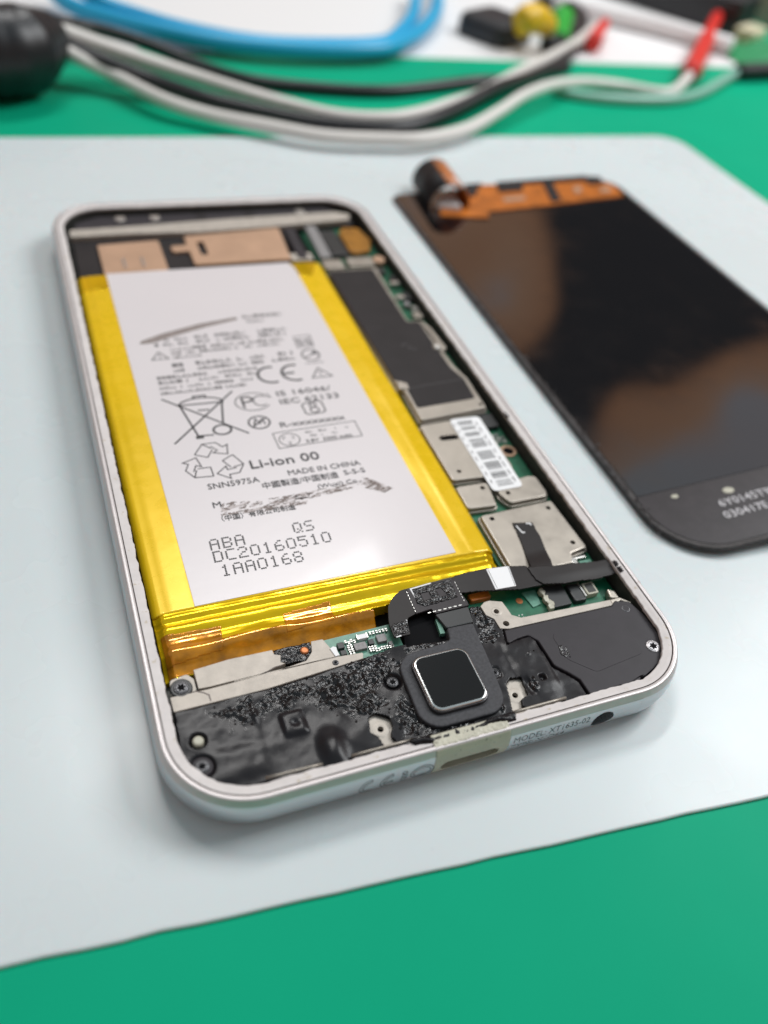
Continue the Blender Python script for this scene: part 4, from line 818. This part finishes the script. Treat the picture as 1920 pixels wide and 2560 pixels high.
# flex cable across the top end
hp = lambda u, v: onpanel(920+u/1.659, 400+v/1.659)
fx = [hp(*p) for p in ((300, 235), (500, 245), (498, 218), (760, 190), (1060, 152), (1020, 110), (930, 78), (720, 90), (560, 105), (470, 108), (380, 125), (290, 160))]
fc = prism('flex_cable', fx, 0.0, 0.45, 'flex_orange', DS, bev=.05, seg=1, xf=dx)
for pts in (((530, 100), (900, 72), (900, 92), (640, 108), (640, 135), (540, 140)), ((720, 98), (760, 92), (800, 175), (760, 182)), ((890, 75), (960, 78), (975, 105), (910, 108)), ((400, 110), (470, 104), (440, 160), (400, 150))):
    prism('flex_part', [hp(*p) for p in pts], 0.4, 0.75, 'foil_black', fc, bev=.1, xf=dx)
for pts in (((560, 165), (650, 158), (650, 172), (560, 182)), ((850, 120), (880, 118), (885, 140), (855, 144)), ((960, 125), (1000, 120), (1010, 135), (965, 142))):
    prism('flex_part', [hp(*p) for p in pts], 0.4, 0.7, 'copper', fc, bev=.1, xf=dx)
# curled tail of the flex: an arched ribbon, dark on the left, bare orange film on the right
a0 = np.array([*hp(335, 205), 0.0]); a1 = np.array([*hp(262, 95), 0.0]); ax = a1-a0; side = np.array([ax[1], -ax[0], 0]); side /= np.linalg.norm(side)
def arch(name, d0, d1, m, r0=6.3):
    V, F, n_ = [], [], 12
    for k in range(n_+1):
        a = math.radians(d0+(d1-d0)*k/n_)
        for r_ in (r0, r0-0.35):
            for e_ in (0, 1): V.append(dx(a0+ax*e_+side*r_*math.cos(a)*0.95+np.array([0, 0, 1.2+r_*math.sin(a)*0.95])))
    for k in range(n_):
        b = 4*k; F += [(b, b+4, b+5, b+1), (b+2, b+3, b+7, b+6), (b, b+2, b+6, b+4), (b+1, b+5, b+7, b+3)]
    F += [(0, 1, 3, 2), (4*n_, 4*n_+2, 4*n_+3, 4*n_+1)]
    return obj(name, V, F, m, fc, True)
arch('curled_tail', 190, 100, 'foil_black'); arch('tail_film', 100, -8, 'flex_orange')
prism('tail_connector', [hp(*p) for p in ((285, 205), (385, 215), (340, 130))], 0.45, 1.6, 'sticker_white', fc, bev=.3, xf=dx)  # silver connector stiffener, its glint painted as plain white
#BACK
# ================================================================== things lying behind the mats
Bd = [tuple(at(-80, 112, -1.0)[:2]), tuple(at(1047, 137, -1.0)[:2]), tuple(at(1500, 152, -1.0)[:2]), tuple(at(1855, 172, -1.0)[:2])]
d_ = np.array(Bd[3])-np.array(Bd[0]); nrm = np.array([-d_[1], d_[0]])/np.linalg.norm(d_)
bw = fillet([Bd[0], Bd[3], tuple(np.array(Bd[3])+nrm*150+np.array([45, 0])), tuple(np.array(Bd[0])+nrm*260)], [2, 7, 5, 5], 8)
prism('white_board', bw, -0.54, -0.4, 'board_white', bev=.4, label='white board lying across the back of the bench', cat='board')
# lead bundle: boot with two white and two black leads
LB = thing('test_lead_bundle', 'bundle of white and black test leads leaving a black rubber boot', 'cable bundle', (60, 225, -0.55))
bz = 11
tube('boot', [TT(-110, 215, 12), TT(-40, 225, 12), TT(60, 222, 12), TT(130, 200, 12), TT(200, 165, 12)], lambda t: 13.0-1.0*t-0.5*(int(t*14) % 2)-4.0*max(0, t-.65)/.35, 'rubber_black', LB, 20, 6)
w1 = [TT(190, 160, 12), TT(330, 245, 9), TT(500, 330, 5), TT(700, 430, 3), TT(900, 495, 2), TT(1150, 545, 2.2), TT(1400, 590, 2.2), UU(0, 602, 2.2), UU(170, 600, 2.2), UU(350, 560, 2.2), UU(500, 480, 3), UU(600, 415, 5.5), UU(720, 370, 5.5), UU(860, 355, 2), UU(1020, 370, 0.3), UU(1200, 400, 0.2), UU(1270, 380, .6), UU(1340, 300, 3)]
tube('white_lead', w1, 2.0, 'cable_white', LB, 12, 6)
w2 = [TT(210, 120, 14), TT(330, 160, 12), TT(500, 220, 9), TT(800, 320, 5), TT(1050, 400, 3), TT(1250, 455, 2.2), TT(1450, 500, 2.2), UU(0, 510, 2.2), UU(150, 490, 2.2), UU(300, 445, 2.2), UU(420, 405, 1.2), UU(560, 325, 2.6), UU(700, 255, 4), UU(820, 190, 4), UU(920, 110, 4)]
tube('white_lead', w2, lambda t: 2.7-0.6*min(1, t*2.2), 'cable_white', LB, 12, 6)
tube('black_lead', [TT(200, 150, 12), TT(400, 245, 9), TT(650, 345, 5), TT(900, 430, 3), TT(1150, 490, 1.8), TT(1400, 535, 1.6), UU(0, 555, 1.6), UU(170, 530, 1.6), UU(330, 465, 2.0), UU(480, 385, 3.2), UU(640, 330, 1), UU(760, 270, 1.2), UU(830, 190, 1.2), UU(800, 120, 2)], 2.4, 'cable_black', LB, 12, 6)
tube('black_lead', [TT(190, 90, 12), TT(400, 120, 8), TT(650, 195, 3), TT(880, 290, 0), TT(1100, 352, 0), TT(1400, 385, 0), UU(0, 395, 0), UU(200, 378, 0), UU(400, 352, 0), UU(560, 345, 0.5), UU(720, 310, 0), UU(790, 290, 0)], 2.2, 'cable_black', LB, 12, 6)
# red boot on the end of a white lead
RB = thing('red_lead', 'red sleeved lead end crossing the white board at right', 'cable', (*UU(1350, 240, 0)[:2], -0.55))
tube('sleeve', [UU(1325, 318, 3), UU(1350, 260, 4), UU(1385, 190, 4.5), UU(1400, 150, 5)], lambda t: 4.1-0.3*t, 'red_boot', RB, 14, 6)
tube('wire', [UU(1398, 155, 5), UU(1420, 110, 6), UU(1445, 60, 6), UU(1480, -20, 6)], lambda t: 3.0-.2*t, 'red_boot', RB, 12, 6)
tube('red_clip', [UU(905, 185, 3), UU(925, 140, 4), UU(955, 100, 4)], lambda t: 3.6-1.2*t, 'red_boot', None, 12, 5, label='small red clip end beside the white lead on the board', cat='clip')
# blue cable coil
BC = thing('blue_cable', 'coil of bright blue cable lying on the white board', 'cable', (*TT(1200, 150, 0)[:2], -0.55))
tube('cable_loop', [TT(200, -60, 6), TT(300, 20, 5), TT(460, 75, 3), TT(720, 140, 3), TT(1000, 190, 3), TT(1330, 215, 3), TT(1640, 213, 3), UU(110, 165, 3), UU(200, 90, 3), UU(230, 20, 3), UU(230, -60, 4)], 2.9, 'cable_blue', BC, 14, 7)
tube('cable_loop', [TT(330, -60, 9), TT(420, 0, 8), TT(560, 55, 6), TT(800, 125, 5), TT(1100, 180, 5), TT(1400, 195, 5), UU(-10, 185, 5), UU(70, 135, 5), UU(125, 60, 5), UU(140, -40, 5)], 2.7, 'cable_blue', BC, 14, 7)
# black pouch, clips
def rbox(name, c, size, rz, m, parent=None, r=3, z0=-0.4, **kw):
    c_, s_ = math.cos(rz), math.sin(rz); hx, hy = size[0]/2, size[1]/2
    p = fillet([(-hx, -hy), (hx, -hy), (hx, hy), (-hx, hy)], r, 5)
    return prism(name, [(c[0]+x*c_-y*s_, c[1]+x*s_+y*c_) for x, y in p], z0, z0+size[2], m, parent, bev=min(size[2]*.4, r*.6), **kw)
cpo = UU(480, 120, 2)
rbox('black_pouch', cpo, (27, 26, 9), 0.5, 'box_black', r=6, label='small black rounded pouch behind the yellow clip', cat='pouch')
YC = thing('yellow_clip', 'yellow alligator clip boot beside the green clip', 'clip', (*UU(640, 110, 0)[:2], -0.4))
tube('boot', [UU(590, 95, 12), UU(630, 80, 13), UU(670, 85, 12), UU(705, 110, 9)], lambda t: 6.0-1.2*abs(t-.4)*2, 'yellow_boot', YC, 14, 5)
tube('boot_skirt', [UU(610, 110, 9), UU(625, 150, 6)], lambda t: 5.5-2*t, 'yellow_boot', YC, 12, 4)
tube('jaw', [UU(690, 110, 8), UU(720, 160, 4), UU(742, 205, 1)], lambda t: 2.4-1.0*t, 'cable_white', YC, 10, 4)
GC = thing('green_clip', 'green alligator clip boot between the yellow clip and the white lead', 'clip', (*UU(760, 130, 0)[:2], -0.4))
tube('boot', [UU(770, 75, 8), UU(765, 120, 6), UU(762, 175, 4)], lambda t: 5.2-1.5*t, 'green_boot', GC, 14, 5)
tube('jaw', [UU(800, 90, 6), UU(790, 140, 4), UU(775, 190, 1)], 1.6, 'steel', GC, 8, 4)
tube('black_loop', [UU(660, 10, 2), UU(760, 15, 3), UU(840, 60, 3), UU(850, 110, 3), UU(800, 170, 2), UU(700, 195, 2)], 3.2, 'cable_black', None, 12, 6, label='loop of black cord round the green clip', cat='cord')
tube('white_hose', [UU(660, -40, 6), UU(800, 20, 5), UU(980, 65, 4), UU(1180, 110, 4), UU(1380, 165, 4), UU(1500, 200, 4)], 3.8, 'board_white', None, 14, 6, label='thick white hose lying in front of the black box', cat='hose')
# black box, beige box, cream block, green cloth, pen
def wallbox(name, p0, p1, depth, z0, h, m, label):
    a, b = np.array(p0[:2]), np.array(p1[:2]); d = (b-a)/np.linalg.norm(b-a); n = np.array([-d[1], d[0]])
    return prism(name, fillet([tuple(a), tuple(b), tuple(b+n*depth), tuple(a+n*depth)], 2.0, 4), z0, z0+h, m, None, bev=1.5, label=label, cat='box')
wallbox('black_box', UU(900, -45, -.4), UU(1515, 150, -.4), 24, -0.4, 16, 'box_black', 'long black box at the back right of the bench')
wallbox('beige_box', UU(1480, 20, -1.45), UU(1760, 165, -1.45), 50, -0.54, 30, 'box_beige', 'grey beige box at the back right corner')
rbox('cream_block', UU(1580, 150, 4)[:2], (17, 11, 8), 0.5, 'cream', r=2, z0=-0.54, label='small cream coloured plastic block beside the black box', cat='block')
V, F = [], []; rg = random.Random(4); n_ = 14; c0 = np.array(UU(1600, 210, 2)[:2])
for j in range(n_):
    for i in range(n_):
        x, y = (i/(n_-1)-.5)*44, (j/(n_-1)-.5)*30; V.append((c0[0]+x+5, c0[1]+y+2, max(-0.5, -0.4+6*math.exp(-(x/18)**2-(y/11)**2)+4.0*noise.noise((x*.12, y*.16, 3))*math.exp(-(x/20)**2-(y/13)**2))))
for j in range(n_-1):
    for i in range(n_-1): F.append((j*n_+i, j*n_+i+1, (j+1)*n_+i+1, (j+1)*n_+i))
obj('green_cloth', V, F, 'green_cloth', None, True, label='crumpled dark green cloth at the right edge', cat='cloth')
PN = thing('black_pen', 'black pen with grey top lying at the right edge', 'pen', (*UU(1640, 310, 0)[:2], -0.55))
tube('barrel', [UU(1530, 312, 1.5), UU(1560, 311, 1.5), UU(1700, 306, 1.5), UU(1800, 300, 1.5)], 3.6, 'rubber_black', PN, 14, 4)
tube('clip', [UU(1545, 294, 4.2), UU(1700, 288, 4.2)], 1.4, 'pen_top', PN, 8, 2)
tube('clear_tube', [UU(730, 385, .2), UU(850, 415, 0), UU(1050, 432, 0), UU(1250, 430, 0), UU(1370, 402, 0), UU(1480, 340, 0.5), UU(1530, 312, 1)], 1.9, 'clear_sleeve', None, 10, 6, label='pale translucent tube curving towards the pen', cat='tube')
